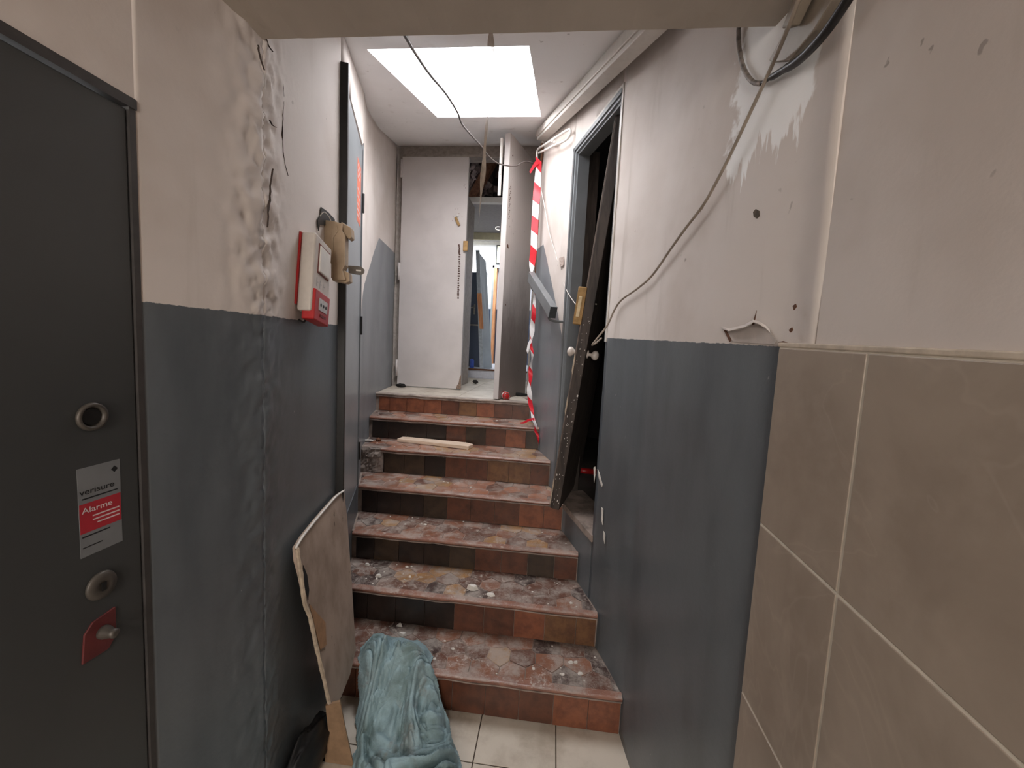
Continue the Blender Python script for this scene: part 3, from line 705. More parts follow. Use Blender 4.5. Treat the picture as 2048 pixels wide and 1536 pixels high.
K(MB().box((-2.1, 3.90, 3.44), (.1, 3.975, 3.97)), 'wall_surface', M_dark)
K(MB().box((-2.1, 3.90, 1.0), (-1.60, 3.975, 3.5)), 'wall_surface', M_roomwall)
K(MB().box((-2.1, 7.3, 1.0), (.1, 7.4, 3.97)), 'wall_surface', M_roomwall)
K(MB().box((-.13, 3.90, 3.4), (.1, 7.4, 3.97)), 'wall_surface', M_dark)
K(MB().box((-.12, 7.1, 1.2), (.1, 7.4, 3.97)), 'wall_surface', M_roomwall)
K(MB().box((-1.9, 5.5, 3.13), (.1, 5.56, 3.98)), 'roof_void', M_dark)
# roof beam, duct and rubble in the void
p0, p1 = at(942, 395, 4.75), at(985, 318, 4.75)
dd = (p1-p0).normalized(); sd = Vector((dd.z, 0, -dd.x))*.045
o = MB().prism([p0-dd*.3-sd, p0-dd*.3+sd, p1+dd*.25+sd, p1+dd*.25-sd], (0, .09, 0)).build('roof_beam', M_beam)
tag(o, 'diagonal brown wooden beam in the dark hole above the doorway gap', 'beam')
rub = MB()
for i in range(40):
    q = at(random.uniform(940, 1000), random.uniform(320, 385), random.uniform(5.1, 5.4)); r = random.uniform(.03, .08)
    rub.box(-Vector((r, r, r)), (r, r, r), 0, Matrix.Translation(q) @ Matrix.Rotation(random.random()*3, 4, (1, 1, .3)))
K(rub, 'rubble', simple('dark rubble', srgb(128, 112, 106), .95, var=.25))['kind'] = 'stuff'
# leaning blue grey door panel
q = [at(955, 503, 5.7), at(967, 508, 6.0), at(985, 724, 6.1), at(962, 727, 5.8)]
pl4 = [at(955, 501, 5.42), at(971, 522, 5.62), at(984, 727, 5.60), at(963, 733, 5.42)]
for v in pl4[2:]: v.z = 1.302
ld = empty('panel_door', pl4[3], 'blue-grey door leaning in the room behind the doorway gap', 'door')
P(MB().prism(pl4, (0, .035, 0)), 'leaf', M_bluegrey, ld)
P(MB().prism([pl4[0]+Vector((-.02, -.02, 0)), pl4[0]+Vector((.03, -.02, 0)), pl4[3]+Vector((.03, -.02, 0)), pl4[3]+Vector((-.02, -.02, 0))], (0, .02, 0)), 'leaf_edge', simple('pale door edge', srgb(172, 182, 192), .4), ld)
e0, e1 = pl4[0].lerp(pl4[3], .36), pl4[0].lerp(pl4[3], .66)
P(MB().prism([e0+Vector((-.02, -.035, 0)), e0+Vector((.04, -.035, 0)), e1+Vector((.05, -.035, 0)), e1+Vector((-.0, -.035, 0))], (0, .014, 0)), 'torn_wood', M_orange, ld)
# dark blue cabinet door with handle
cb = empty('door_5', (-1.4, 5.6, 1.3), kind='structure')
pb = [at(938, 490, 5.5), at(962, 540, 5.5)]
K(MB().box((-1.36, 5.75, 1.302), (-1.0, 5.80, 2.62)), 'door_leaf', M_bluedark, cb)
K(MB().box((-1.30, 5.72, 1.88), (-1.02, 5.75, 1.90)), 'push_bar', M_metal, cb)
q = at(948, 615, 5.7); K(MB().tube([q, q+Vector((0, -.04, 0)), q+Vector((-.05, -.04, -.01))], .008, 8).box((q.x-.01, 5.735, q.z-.09), (q.x+.01, 5.752, q.z+.05)), 'door_handle', M_metal, cb)
# orange frame and yellow window
K(MB().box((-1.14, 7.10, 1.30), (-1.105, 7.2, 2.98)).box((-1.14, 7.10, 2.94), (-.6, 7.2, 2.98)), 'door_frame', M_bluegrey)
K(MB().box((-1.105, 7.08, 1.30), (-1.06, 7.2, 2.94)), 'door_frame', M_orange)
K(MB().box((-1.10, 7.17, 3.02), (-.80, 7.2, 3.34)), 'window_frame', M_black)
K(MB().box((-1.08, 7.16, 3.04), (-.82, 7.172, 3.32)), 'window_pane', M_roomcream)
q = atz(941, 736, 1.305)
o = MB().lathe([(.03, 0), (.032, .01), (.03, .1), (.015, .12)], Matrix.Translation((q.x, 5.42, 1.305)), 16).build('plastic_bottle', simple('blue plastic', srgb(60, 90, 190), .4), smooth=True)
tag(o, 'small blue plastic bottle on the pale floor behind the doorway gap', 'bottle')

# ---------------------------------------------------------------- dark doorway on the right
d6 = empty('door_6', (.15, 2.33, .69), kind='structure')
a = Vector((.245, 2.04, 0)); b = Vector((.05, 2.63, 0)); t6 = (b-a).normalized(); n6 = Vector((-t6.y, t6.x, 0)); L6 = (b-a).length
F6 = Matrix(((t6.x, n6.x, 0, a.x), (t6.y, n6.y, 0, a.y), (0, 0, 1, 0), (0, 0, 0, 1)))    # y out of wall, into the corridor
if (F6 @ Vector((0, 1, 0))-F6 @ Vector((0, 0, 0))).x > 0: F6 = Matrix(((t6.x, -n6.x, 0, a.x), (t6.y, -n6.y, 0, a.y), (0, 0, 1, 0), (0, 0, 0, 1)))
zt = 2.83; zb = .69
for i, (e0, e1, o0, o1, m) in enumerate(((.0, .022, -.05, .010, M_grey2), (.022, .036, -.06, .002, M_grey), (.036, .05, -.08, -.010, M_grey2))):
    mb = MB(); mb.box((L6-e1, o0, zb), (L6-e0, o1, zt-e0), 0, F6); mb.box((e0, o0, zt-e1), (L6-e0, o1, zt-e0), 0, F6)
    if i == 0: mb.box((e0-.006, o0, 1.665), (e1*.6, o1*.3, zt-e0), 0, F6)
    P(mb, 'frame_moulding', m, d6)
P(MB().box((-.012, -.004, 2.822), (L6+.01, .008, 2.845), 0, F6).box((-.014, -.004, 1.665), (0, .006, 2.845), 0, F6), 'frame_trim', M_trunk, d6)
P(MB().box((L6-.012, -.16, zb), (L6+.01, -.08, zt), 0, F6), 'jamb_reveal', M_oldwood, d6)
q = at(1157, 585, 2.66); P(MB().box((-.008, -.02, -.06), (.012, .02, .06), 0, Matrix.Translation(q)), 'strike_plate', M_rust, d6, bevel=.002)
dr = empty('wall_dark_room', (.8, 2.8, .69), kind='structure')
def D(mb, name, m): return keep(mb.build(name, m), dr)
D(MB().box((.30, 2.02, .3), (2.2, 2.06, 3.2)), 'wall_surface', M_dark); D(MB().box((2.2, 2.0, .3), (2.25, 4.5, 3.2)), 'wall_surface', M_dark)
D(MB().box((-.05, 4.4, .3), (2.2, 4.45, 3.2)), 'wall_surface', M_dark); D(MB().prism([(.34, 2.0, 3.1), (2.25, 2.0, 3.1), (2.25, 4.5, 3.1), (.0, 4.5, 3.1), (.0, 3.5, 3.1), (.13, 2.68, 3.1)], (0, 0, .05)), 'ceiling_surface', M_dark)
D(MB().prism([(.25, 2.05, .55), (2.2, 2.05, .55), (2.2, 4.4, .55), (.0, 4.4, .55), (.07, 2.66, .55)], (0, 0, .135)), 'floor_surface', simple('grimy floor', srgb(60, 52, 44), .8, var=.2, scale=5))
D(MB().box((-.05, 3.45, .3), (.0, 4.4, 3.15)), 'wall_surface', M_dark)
mb = MB(); a2 = F6 @ Vector((-.02, -.22, 0)); b2 = F6 @ Vector((L6, -.0, 0))
P(MB().box((-.01, -.20, .655), (L6, .008, .690), 0, F6), 'door_sill', M_mortar, d6)
q = at(1172, 941, 3.05)
o = MB().tube(spline([q+Vector((-.09, .05, -.0)), q+Vector((-.03, -.01, .015)), q+Vector((.04, .0, .01)), q+Vector((.10, .03, -.0))], 5), [.01]+[.022]*14+[.01], 8).build('red_cloth', M_red, smooth=True)
o.location.z = 0
lo = min((v.co.z for v in o.data.vertices)); o.location.z = .686-lo
tag(o, 'crumpled red rag on the floor of the dark doorway', 'rag')

# leaning dark door seen edge-on
Bt = Vector((.052, 2.29, .705)); Tp = Vector((.262, 2.16, 2.80)); up = (Tp-Bt).normalized()
wd = Vector((math.sin(.26), math.cos(.26), 0)); wd = (wd-up*wd.dot(up)).normalized(); th = up.cross(wd).normalized(); Hh = (Tp-Bt).length
if th.x > 0: th = -th
FD = Matrix(((wd.x, th.x, up.x, Bt.x), (wd.y, th.y, up.y, Bt.y), (wd.z, th.z, up.z, Bt.z), (0, 0, 0, 1)))
ddr = empty('broken_door', Bt, 'grimy dark wooden door hanging askew in the right doorway, seen edge-on', 'door')
P(MB().box((0, -.026, 0), (.56, .026, Hh), 0, FD), 'leaf', M_oldwood, ddr, bevel=.003)
P(MB().box((.004, .026, .0), (.07, .034, Hh), 0, FD), 'leaf_moulding', simple('scuffed brown paint', srgb(110, 96, 88), .6, scale=25, var=.2), ddr, bevel=.002)
P(MB().box((-.002, .026, 1.05), (.05, .074, 1.25), 0, FD), 'lock_case', M_brass, ddr, bevel=.006)
P(MB().box((-.010, .042, 1.09), (-.002, .060, 1.20), 0, FD), 'latch_plate', simple('cream enamel', srgb(214, 190, 150), .4), ddr, bevel=.002)
for s in (1, -1):
    mk = FD @ Matrix.Translation((.05, s*.026, .90)) @ Matrix.Rotation(-s*math.pi/2, 4, 'X')
    P(MB().lathe([(.022, 0), (.022, .004), (.009, .008), (.009, .020), (.020, .028), (.027, .040), (.025, .052), (.012, .060), (.003, .062)], mk, 24), 'door_knob', simple('white porcelain', srgb(206, 196, 188), .25, var=.05), ddr, smooth=True)
P(MB().lathe([(.007, 0), (.007, .01)], FD @ Matrix.Translation((.02, -.026, 1.17)) @ Matrix.Rotation(math.pi/2, 4, 'X'), 10), 'bolt', M_metal, ddr)
mb = MB()
for i in range(60):
    z = random.uniform(.02, 1.1); y = random.uniform(-.022, .022); r = random.uniform(.0006, .0018)*(2.0 if random.random() < .1 else 1)
    mb.box((-.0012, y-r, z-r*random.uniform(1, 3)), (0.001, y+r, z+r*random.uniform(1, 3)), 0, FD)
o = P(mb, 'paint_specks', M_plaster, ddr); o['kind'] = 'stuff'
for z0, z1 in ((.02, .18), (.55, .66), (.78, .90)):
    P(MB().prism([FD @ Vector((-.001, .026, z0)), FD @ Vector((-.001, .034, z0+.02)), FD @ Vector((-.001, .033, z1)), FD @ Vector((-.001, .026, z1-.03))], FD.to_3x3() @ Vector((.01, .003, 0))), 'bare_splinter', M_boardedge, ddr)

# ---------------------------------------------------------------- handrail stub on the right wall
a = at(1062, 553, 3.12); b = at(1106, 625, 2.53); dr_ = (b-a); L = dr_.length; d_ = dr_.normalized()
sd = d_.cross(Vector((0, 0, 1))).normalized(); u_ = sd.cross(d_).normalized()
FH = Matrix(((d_.x, sd.x, u_.x, a.x), (d_.y, sd.y, u_.y, a.y), (d_.z, sd.z, u_.z, a.z), (0, 0, 0, 1)))
hr = empty('handrail', a, 'short grey-painted wooden handrail sloping down beside the right doorway', 'handrail')
P(MB().box((0, -.022, -.036), (L, .022, .036), 0, FH), 'rail', M_grey2, hr, bevel=.002)
P(MB().box((L, -.022, -.036), (L+.0015, .022, .036), 0, FH), 'rail_end', simple('dark rail end', srgb(66, 70, 74), .6), hr)
for x in (.08, L-.07):
    q = FH @ Vector((x, 0, -.036)); yy = q.y; wx = xat(RW, yy)
    P(MB().tube(spline([q, q+Vector((0, 0, -.03)), q+Vector((.03, .01, -.045)), Vector((wx+.004, yy+.02, q.z-.045))], 5), .008, 8), 'bracket', M_grey2, hr, smooth=True)

# ---------------------------------------------------------------- trunking along right ceiling edge
tr = empty('cable_trunking', (.1, 2.5, 3.05), 'long white cable trunking running up along the right ceiling edge', 'trunking')
def seg(y0, y1, w=.07, h=.085):
    A_ = Vector((xat(RW, y0), y0, ceil_z(y0))); B_ = Vector((xat(RW, y1), y1, ceil_z(y1))); tt = (B_-A_).normalized(); nn = Vector((-(B_-A_).y, (B_-A_).x, 0)).normalized()
    return [A_, A_+nn*w, A_+nn*w-Vector((0, 0, h)), A_-Vector((0, 0, h))], B_-A_
p_, d_ = seg(1.15, 3.27); P(MB().prism(p_, d_), 'trunk_body', M_trunk, tr, bevel=.003)
p_, d_ = seg(1.15, 3.27, .078, .045); P(MB().prism([v-Vector((0, 0, .02)) for v in p_], d_), 'trunk_cover', M_trunk, tr, bevel=.003)
P(MB().tube(spline([(-.19, 3.30, 3.18), (-.185, 3.32, 3.1), (-.20, 3.34, 2.95), (-.19, 3.35, 2.6), (-.185, 3.36, 2.2)], 6), .011, 8), 'pipe', M_rust, tr, smooth=True)

# near trunking pieces top right
PN = ((.475, .9), (.475, 1.3))
nt = empty('cable_trunking', (.45, .9, 2.3), 'beige trunking end fixed high on the near right wall, above the cables', 'trunking')
def poly3(px, x): return [atw(a_, b_, (x, 0), (x, 1)) for a_, b_ in px]
P(MB().prism(poly3([(1557, 121), (1566, 125), (1600, 122), (1652, 60), (1690, 0), (1720, -60), (1640, -60), (1626, 0)], .468), (-.022, 0, 0)), 'trunk_body', simple('beige trunking', srgb(146, 134, 120), .5, var=.04), nt, bevel=.003)
P(MB().prism(poly3([(1590, 40), (1583, 57), (1600, 52), (1625, 0), (1655, -60), (1625, -60), (1606, 0)], .44), (-.02, 0, 0)), 'trunk_end', simple('old trunking', srgb(134, 122, 108), .5, var=.04), nt, bevel=.003)
# cables top right
o = MB().tube(spline([atw(1716, -40, (.445, 0), (.445, 1)), atw(1690, 8, (.445, 0), (.445, 1)), atw(1645, 72, (.445, 0), (.445, 1)), atw(1598, 120, (.448, 0), (.448, 1)), onrw(1560, 144, .01), onrw(1523, 167, .008)], 8), [.0085]*30+[.007]*6+[.004]*5, 10).build('black_cable', M_cable_b, smooth=True)
tag(o, 'thick black cable curving under the beige trunking at top right', 'cable')
o = MB().tube(spline([onrw(1523, 167, .008), onrw(1505, 163, .008), onrw(1488, 138, .008), onrw(1479, 100, .008), onrw(1477, 70, .008), onrw(1479, 42, .008), onrw(1484, 0, .01)], 8), .0055, 10).build('grey_cable', simple('paint spattered cable', srgb(142, 132, 124), .6, scale=60, var=.3), smooth=True)
tag(o, 'paint-spattered grey cable hooking up into the ceiling edge', 'cable')
def rc(px, py, y): return at(px, py, y)

pts = [atw(1612, -45, (.40, 0), (.40, 1)), atw(1597, 0, (.40, 0), (.40, 1)), atw(1570, 70, (.41, 0), (.41, 1))]
pts += [onrw(a_, b_, .016) for a_, b_ in ((1540, 140), (1505, 215), (1465, 300), (1432, 365), (1405, 412), (1370, 458), (1340, 500), (1305, 550), (1275, 577), (1243, 600), (1228, 622))]
pts += [rc(1215, 650, 1.96), rc(1195, 676, 1.98), rc(1184, 690, 1.99), rc(1192, 686, 2.01), rc(1203, 676, 2.03)]
o = MB().tube(spline(pts, 8), .0042, 8).build('hanging_cable', M_cable_g, smooth=True)
tag(o, 'long thin beige cable drooping across the right wall to the dark doorway', 'cable')
pts = [rc(800, 50, 1.08), rc(812, 75, 1.14), rc(838, 118, 1.35), rc(862, 152, 1.55), rc(892, 188, 1.8), rc(915, 225, 2.05), rc(924, 248, 2.2), rc(942, 270, 2.4), rc(962, 292, 2.6), rc(980, 315, 2.75), rc(1000, 328, 2.9), rc(1030, 332, 3.05), rc(1050, 323, 3.15), rc(1070, 327, 3.22)]
o = MB().tube(spline(pts, 8), .0045, 8).build('hanging_cable', M_cable_d, smooth=True)
tag(o, 'dark cable sagging under the skylight from the beam to the tape', 'cable')
pts = [rc(1082, 330, 3.23), rc(1083, 370, 3.22), rc(1090, 410, 3.12), rc(1100, 465, 2.98), rc(1112, 505, 2.88), rc(1124, 550, 2.78), rc(1132, 578, 2.62), rc(1145, 600, 2.45), rc(1157, 615, 2.34), rc(1168, 628, 2.30)]
for i in range(1, 6): pts[i].x -= .006
o = MB().tube(spline(pts, 8), .0028, 8).build('hanging_cable', M_cable_w, smooth=True)
tag(o, 'thin white wire running down past the handrail to the broken door knob', 'cable')
# ripped film strip hanging under skylight
mb = MB(); vs = []; n = 50; base = at(982, 58, 1.74); base.z = ceil_z(1.74)
for i in range(n+1):
    q = i/n; z = base.z-.74*q; wx = .008+.007*noise.noise(Vector((q*7, 0, 0)))+.003*math.sin(q*20)
    x = base.x+.006*math.sin(q*7)-.022*max(0, q-.7)/.3; tw = q*5
    vs += [(x-wx*math.cos(tw), base.y-wx*math.sin(tw), z), (x+wx*math.cos(tw), base.y+wx*math.sin(tw), z)]
mb.add(vs, [(2*i, 2*i+1, 2*i+3, 2*i+2) for i in range(n)])
o = mb.build('film_strip', M_film, smooth=True); tag(o, 'twisted strip of dusty clear plastic hanging below the skylight', 'plastic strip')
mb = MB(); mb.box((base.x-.10, base.y-.02, base.z-.003), (base.x+.12, base.y+.03, base.z-.0)); 
# white bent lamp bracket
wb = empty('lamp_bracket', at(1078, 300, 3.2), 'white bent wire bracket high on the right wall above the tape', 'bracket')
def rw(px, py, off): return atw(px, py, (.05, 2.63), (-.17, 3.30), -off)
P(MB().tube(spline([rw(1074, 318, .05), rw(1075, 300, .05), rw(1090, 289, .05), rw(1110, 276, .045), rw(1130, 263, .04), rw(1140, 259, .03), rw(1140, 270, .03), rw(1130, 281, .04), rw(1110, 290, .05), rw(1090, 300, .05), rw(1077, 306, .05)], 6), .0075, 8), 'wire_loop', M_white, wb, smooth=True)
P(MB().tube([rw(1108, 284, .05), rw(1110, 292, .0)], .006, 8).tube([rw(1104, 284, .055), rw(1108, 275, .05)], .006, 8), 'fixing', M_white, wb)

# ---------------------------------------------------------------- barrier tape
tp = [(1077, 318, 3.20, .024), (1077, 340, 3.19, .022), (1074, 380, 3.18, .026), (1071, 420, 3.18, .028), (1069, 460, 3.18, .026), (1067, 500, 3.18, .025), (1064, 525, 3.18, .022), (1062, 540, 3.18, .014), (1064, 556, 3.17, .006), (1069, 590, 3.12, .010), (1068, 620, 3.1, .016), (1065, 650, 3.1, .019), (1062, 680, 3.1, .020), (1064, 712, 3.08, .013), (1061, 745, 3.08, .017), (1059, 775, 3.07, .020), (1060, 800, 3.06, .022), (1065, 830, 3.03, .020), (1070, 850, 3.0, .020), (1074, 870, 2.985, .020), (1077, 892, 2.975, .010)]
cs = [at(a_, b_, c_) for a_, b_, c_, _ in tp]; ws = [d for *_, d in tp]
sp = spline(cs, 8); n = len(sp); mb = MB(); vs = []
acc = 0; lens = [0]
for i in range(1, n): acc += (sp[i]-sp[i-1]).length; lens.append(acc)
mis = []
for i, p in enumerate(sp):
    q = i/8; j = min(int(q), len(ws)-2); w_ = ws[j]+(ws[j+1]-ws[j])*(q-j)
    ang = .35*math.sin(i*.19)+(.9*math.sin(i*.31) if i > 70 else 0)
    t_ = Vector((math.cos(ang), math.sin(ang), 0)); vs += [p-t_*w_+Vector((0, 0, .02)), p+t_*w_-Vector((0, 0, .02))]
for i in range(n-1):
    mb.add([], []); mi = 0 if int(lens[i]/.115+.35) % 2 == 0 else 1
    mb.f.append((2*i, 2*i+1, 2*i+3, 2*i+2)); mb.m.append(mi)
mb.v = [tuple(v) for v in vs]
bt = empty('barrier_tape', cs[0], 'red and white striped barrier tape hanging in front of the handrail', 'barrier tape')
P(mb, 'tape_strip', [M_tred, M_twhite], bt, smooth=True)
def tail(px, w0, m, name='tape_tail'):
    c = spline([at(*p) for p in px], 5); mb = MB(); vs = []
    for i, p in enumerate(c): q = w0*(1-.6*i/len(c)); vs += [p-Vector((q*.5, 0, -q)), p+Vector((q*.5, 0, -q))]
    mb.add(vs, [(2*i, 2*i+1, 2*i+3, 2*i+2) for i in range(len(c)-1)]); P(mb, name, m, bt, smooth=True)
tail([(1077, 322, 3.19), (1069, 330, 3.16), (1060, 345, 3.13)], .016, M_tred)
tail([(1063, 680, 3.09), (1057, 690, 3.07), (1054, 705, 3.06), (1057, 700, 3.05), (1060, 685, 3.05)], .012, M_twhite)
tail([(1070, 838, 3.02), (1058, 840, 2.99), (1048, 845, 2.96), (1041, 846, 2.93)], .010, M_tred)

# ---------------------------------------------------------------- fire alarm call point
a = Vector(LW[0]+(0,)); b = Vector(LW[1]+(0,)); t = (b-a).normalized(); n_ = Vector((t.y, -t.x, 0))
def wallmat(pl, s, z, rot=0):   # local x along wall, y up, z out
    a, b = Vector(pl[0]+(0,)), Vector(pl[1]+(0,)); t = (b-a).normalized(); n = Vector((t.y, -t.x, 0)); o = a+t*s; o.z = z
    m = Matrix(((t.x, 0, n.x, o.x), (t.y, 0, n.y, o.y), (0, 1, 0, o.z), (0, 0, 0, 1))); return m @ Matrix.Rotation(rot, 4, 'Z')
FC = wallmat(PL1, .292, 1.815, math.radians(-9))
fa = empty('fire_alarm_unit', FC @ Vector((0, 0, 0)), 'white fire alarm box with a red call point hanging crooked on the left wall', 'fire alarm')
P(MB().box((-.075, -.125, .006), (.075, .135, .052), 0, FC), 'housing', simple('yellowed white plastic', srgb(198, 190, 182), .4, var=.04), fa, bevel=.008, seg=3)
P(MB().box((-.0765, -.105, .0), (.07, .132, .006), 0, FC), 'back_plate', M_red, fa)
P(MB().box((-.045, .010, .050), (.055, .110, .054), 0, FC), 'siren_recess', simple('red brown gap', srgb(118, 60, 52), .6), fa)
P(MB().box((-.040, .016, .050), (.050, .104, .058), 0, FC), 'siren_grille', M_white, fa, bevel=.003)
cp = P(MB().box((-.068, -.150, .02), (.066, -.048, .060), 0, FC), 'call_point', M_red, fa, bevel=.004)
o = MB().box((-.035, -.112, .060), (.040, -.072, .062), 0, FC).build('press_panel', simple('grey white panel', srgb(196, 192, 190), .4), cp)
mb = MB()
for x in (-.02, .002, .024): mb.lathe([(.006, .062), (.006, .063)], FC @ Matrix.Translation((x, -.093, 0)), 12)
mb.build('indicator_dots', M_black, cp)
MB().box((-.02, -.132, .060), (.03, -.124, .0615), 0, FC).build('key_slot', simple('dark red slot', srgb(110, 20, 22), .5), cp)
P(MB().tube(spline([FC @ Vector((-.02, -.13, .02)), FC @ Vector((-.03, -.155, .015)), FC @ Vector((-.045, -.15, .004))], 5), .003, 8), 'wire', M_black, fa)
mb = MB()
for i in range(3): mb.box((-.045+i*.028, -.005-i*.004, .052), (-.040+i*.028, -.035, .0526), 0, FC); mb.box((-.045+i*.028, -.022, .052), (-.030+i*.028, -.018, .0526), 0, FC)
P(mb, 'faint_marks', simple('faint grey print', srgb(186, 182, 178), .5), fa)

# ---------------------------------------------------------------- lock case by the blue door
LK = empty('lock_case', (-.86, 1.56, 1.92), 'large beige lock box with a steel tongue hanging at the blue-grey door edge', 'lock box')
z0, z1 = 1.795, 2.075
def shp(px, y): return [at(a_, b_, y) for a_, b_ in px]
P(MB().prism(shp([(638, 438), (668, 442), (684, 447), (684, 462), (690, 470), (690, 530), (684, 540), (690, 560), (664, 561), (663, 530), (638, 480)], 1.50), (-.012, .05, 0)), 'case_body', M_beige, LK, bevel=.003)
P(MB().prism(shp([(664, 452), (672, 446), (676, 462), (666, 476), (666, 555), (662, 556), (662, 470)], 1.496), (-.006, .02, 0)), 'case_rib', M_beige, LK, bevel=.002)
P(MB().prism(shp([(682, 443), (702, 455), (703, 475), (697, 478), (684, 464)], 1.52), (-.01, .045, 0)), 'case_flange', M_beige, LK, bevel=.003)
P(MB().prism(shp([(680, 536), (698, 546), (699, 563), (690, 566), (664, 561), (666, 552)], 1.52), (-.01, .045, 0)), 'case_flange', M_beige, LK, bevel=.003)
P(MB().prism(shp([(684, 468), (695, 478), (694, 532), (684, 528)], 1.535), (-.006, .02, 0)), 'case_recess', simple('worn brown recess', srgb(120, 98, 72), .6, scale=30, var=.2), LK)
P(MB().prism(shp([(691, 500), (695, 502), (694, 520), (691, 518)], 1.533), (-.002, .004, 0)), 'bright_plate', M_white, LK)
for x, y in ((688, 480), (687, 498), (688, 506)): P(MB().lathe([(.005, -.003), (.005, .003)], Matrix.Translation(at(x, y, 1.532)) @ Matrix.Rotation(math.pi/2, 4, 'X'), 10), 'screw_hole', M_black, LK)
mb = MB(); pp = [(696, 531), (715, 532), (724, 534), (729, 539), (728, 546), (722, 550), (712, 549), (697, 546)]
P(MB().prism(shp(pp, 1.545), (-.001, .006, 0)), 'tongue', M_metal, LK, bevel=.001)
P(MB().prism(shp([(712, 539), (722, 540), (722, 543), (712, 542)], 1.5445), (0, .002, 0)), 'tongue_slot', M_white, LK)
hole = atw(641, 415, *PL1)
patch_poly([(641, 414), (655, 424), (668, 438), (669, 452), (638, 450), (636, 462), (634, 440), (640, 430)], PL1, .002, .003, 'torn_hole', M_black, wl)
o = MB().tube(spline([atw(640, 432, *PL1, .006), atw(648, 424, *PL1, .02), atw(657, 432, *PL1, .02), atw(662, 442, *PL1, .01)], 5), .0016, 6).build('loose_wire', M_cable_w, wl)

# ---------------------------------------------------------------- plank, can, debris
pk = at(795, 884, 2.86); 
p0 = atz(797, 889, .866); p1 = atz(950, 897, .866)
pl5 = [(-1.135, 2.925), (-.575, 2.855), (-.555, 2.93), (-.62, 2.965), (-1.06, 3.005), (-1.12, 3.0)]
o = MB().prism([(x, y, .8645) for x, y in pl5], (0, 0, .024)).build('plank', M_pine, bevel=.002)
tag(o, 'short pale pine plank lying on a stair tread', 'plank')
q = Vector((-.385, 3.345, 1.18+.033)); mc = Matrix.Translation(q) @ Matrix.Rotation(math.radians(-68), 4, 'Z') @ Matrix.Rotation(math.pi/2, 4, 'Y')
cn = empty('drink_can', q, 'crushed red and white drinks can beside the open door leaf', 'can')
def wobble(mb): mb.v = [tuple(Vector(v)+(Vector(v)-q)*.10*noise.noise(Vector(v)*60)) for v in mb.v]; return mb
P(wobble(MB().lathe([(.022, -.056), (.030, -.050), (.0325, -.044), (.032, -.02), (.029, .0), (.0315, .02), (.0325, .044), (.026, .054)], mc, 24)), 'can_body', M_red, cn, smooth=True)
P(wobble(MB().lathe([(.024, .053), (.026, .0565), (.022, .056), (.020, .052)], mc, 24)), 'can_top', M_metal, cn, smooth=True)
mb = wobble(MB().lathe([(.0322, .006), (.0330, .012), (.0336, .022), (.0330, .028)], mc, 24))
P(mb, 'white_wave', M_white, cn)
def rag(loc, r, name, mat, label, cat):
    mb = MB(); vs = []; fs = []; nu, nv = 12, 8
    for i in range(nv+1):
        for j in range(nu):
            th_, ph = math.pi*i/nv, 2*math.pi*j/nu; d = Vector((math.sin(th_)*math.cos(ph)*r[0], math.sin(th_)*math.sin(ph)*r[1], math.cos(th_)*r[2]))
            vs.append(Vector(loc)+d*(1+.45*noise.noise(d*70+Vector(loc)*9)))
    fs = [(i*nu+j, i*nu+(j+1) % nu, (i+1)*nu+(j+1) % nu, (i+1)*nu+j) for i in range(nv) for j in range(nu)]
    mb.add(vs, fs); o = mb.build(name, mat); lo = min(v.co.z for v in o.data.vertices); tag(o, label, cat); return o, lo
for loc, r, nm, m, lb, ct, fz in (((-1.42, 3.72, 1.2), (.05, .02, .018), 'leaf_litter', M_dark, 'dark crumpled scrap at the foot of the closed white door', 'scrap', 1.18),
                         ((-.28, 3.62, 1.2), (.07, .015, .014), 'dark_rod_scrap', M_dark, 'dark stick-like scrap on the landing beside the can', 'scrap', 1.18),
                         ((-1.27, 2.90, .88), (.02, .02, .014), 'debris_lump', M_rust, 'small brown lump at the left end of the plank tread', 'debris', .862),
                         ((-.86, 4.5, 1.2), (.03, .03, .02), 'debris_lump', M_dark, 'dark lump on the floor inside the doorway gap', 'debris', 1.18),
                         ((-1.25, 2.50, .70), (.03, .012, .008), 'debris_sliver', M_plaster, 'white sliver at the left end of the fourth tread', 'debris', .688),
                         ((-1.33, 2.87, .87), (.035, .014, .008), 'debris_sliver', M_plaster, 'white sliver beside the brown lump on the plank tread', 'debris', .862),
                         ((-.33, 5.0, 1.2), (.03, .03, .02), 'debris_lump', M_rust, 'brown lump inside the doorway gap', 'debris', 1.18)):
    if nm == 'debris_lump' and loc[1] == 5.0: continue
    o, lo = rag(loc, r, nm, m, lb, ct); o.location.z = fz-lo+.001
def chip(x, y, z, r, mat, label, group, name='plaster_chip'):
    pts = []; n = 6; base = random.random()*6
    for i in range(n): a_ = base+2*math.pi*i/n; rr = r*random.uniform(.55, 1.15); pts.append((x+rr*math.cos(a_)*1.2, y+rr*math.sin(a_)*.9, z))
    h = r*random.uniform(.35, .8); top = [(x+(px-x)*.7, y+(py-y)*.7, z+h*random.uniform(.8, 1.2)) for px, py, _ in pts]
    mb = MB().add(pts+top, [tuple(range(n))[::-1], tuple(range(n, 2*n))]+[(i, (i+1) % n, n+(i+1) % n, n+i) for i in range(n)])
    o = mb.build(name, mat); tag(o, label, 'debris', group)
ordn = {1: 'first', 2: 'second', 3: 'third', 4: 'fourth', 5: 'fifth', 6: 'sixth'}
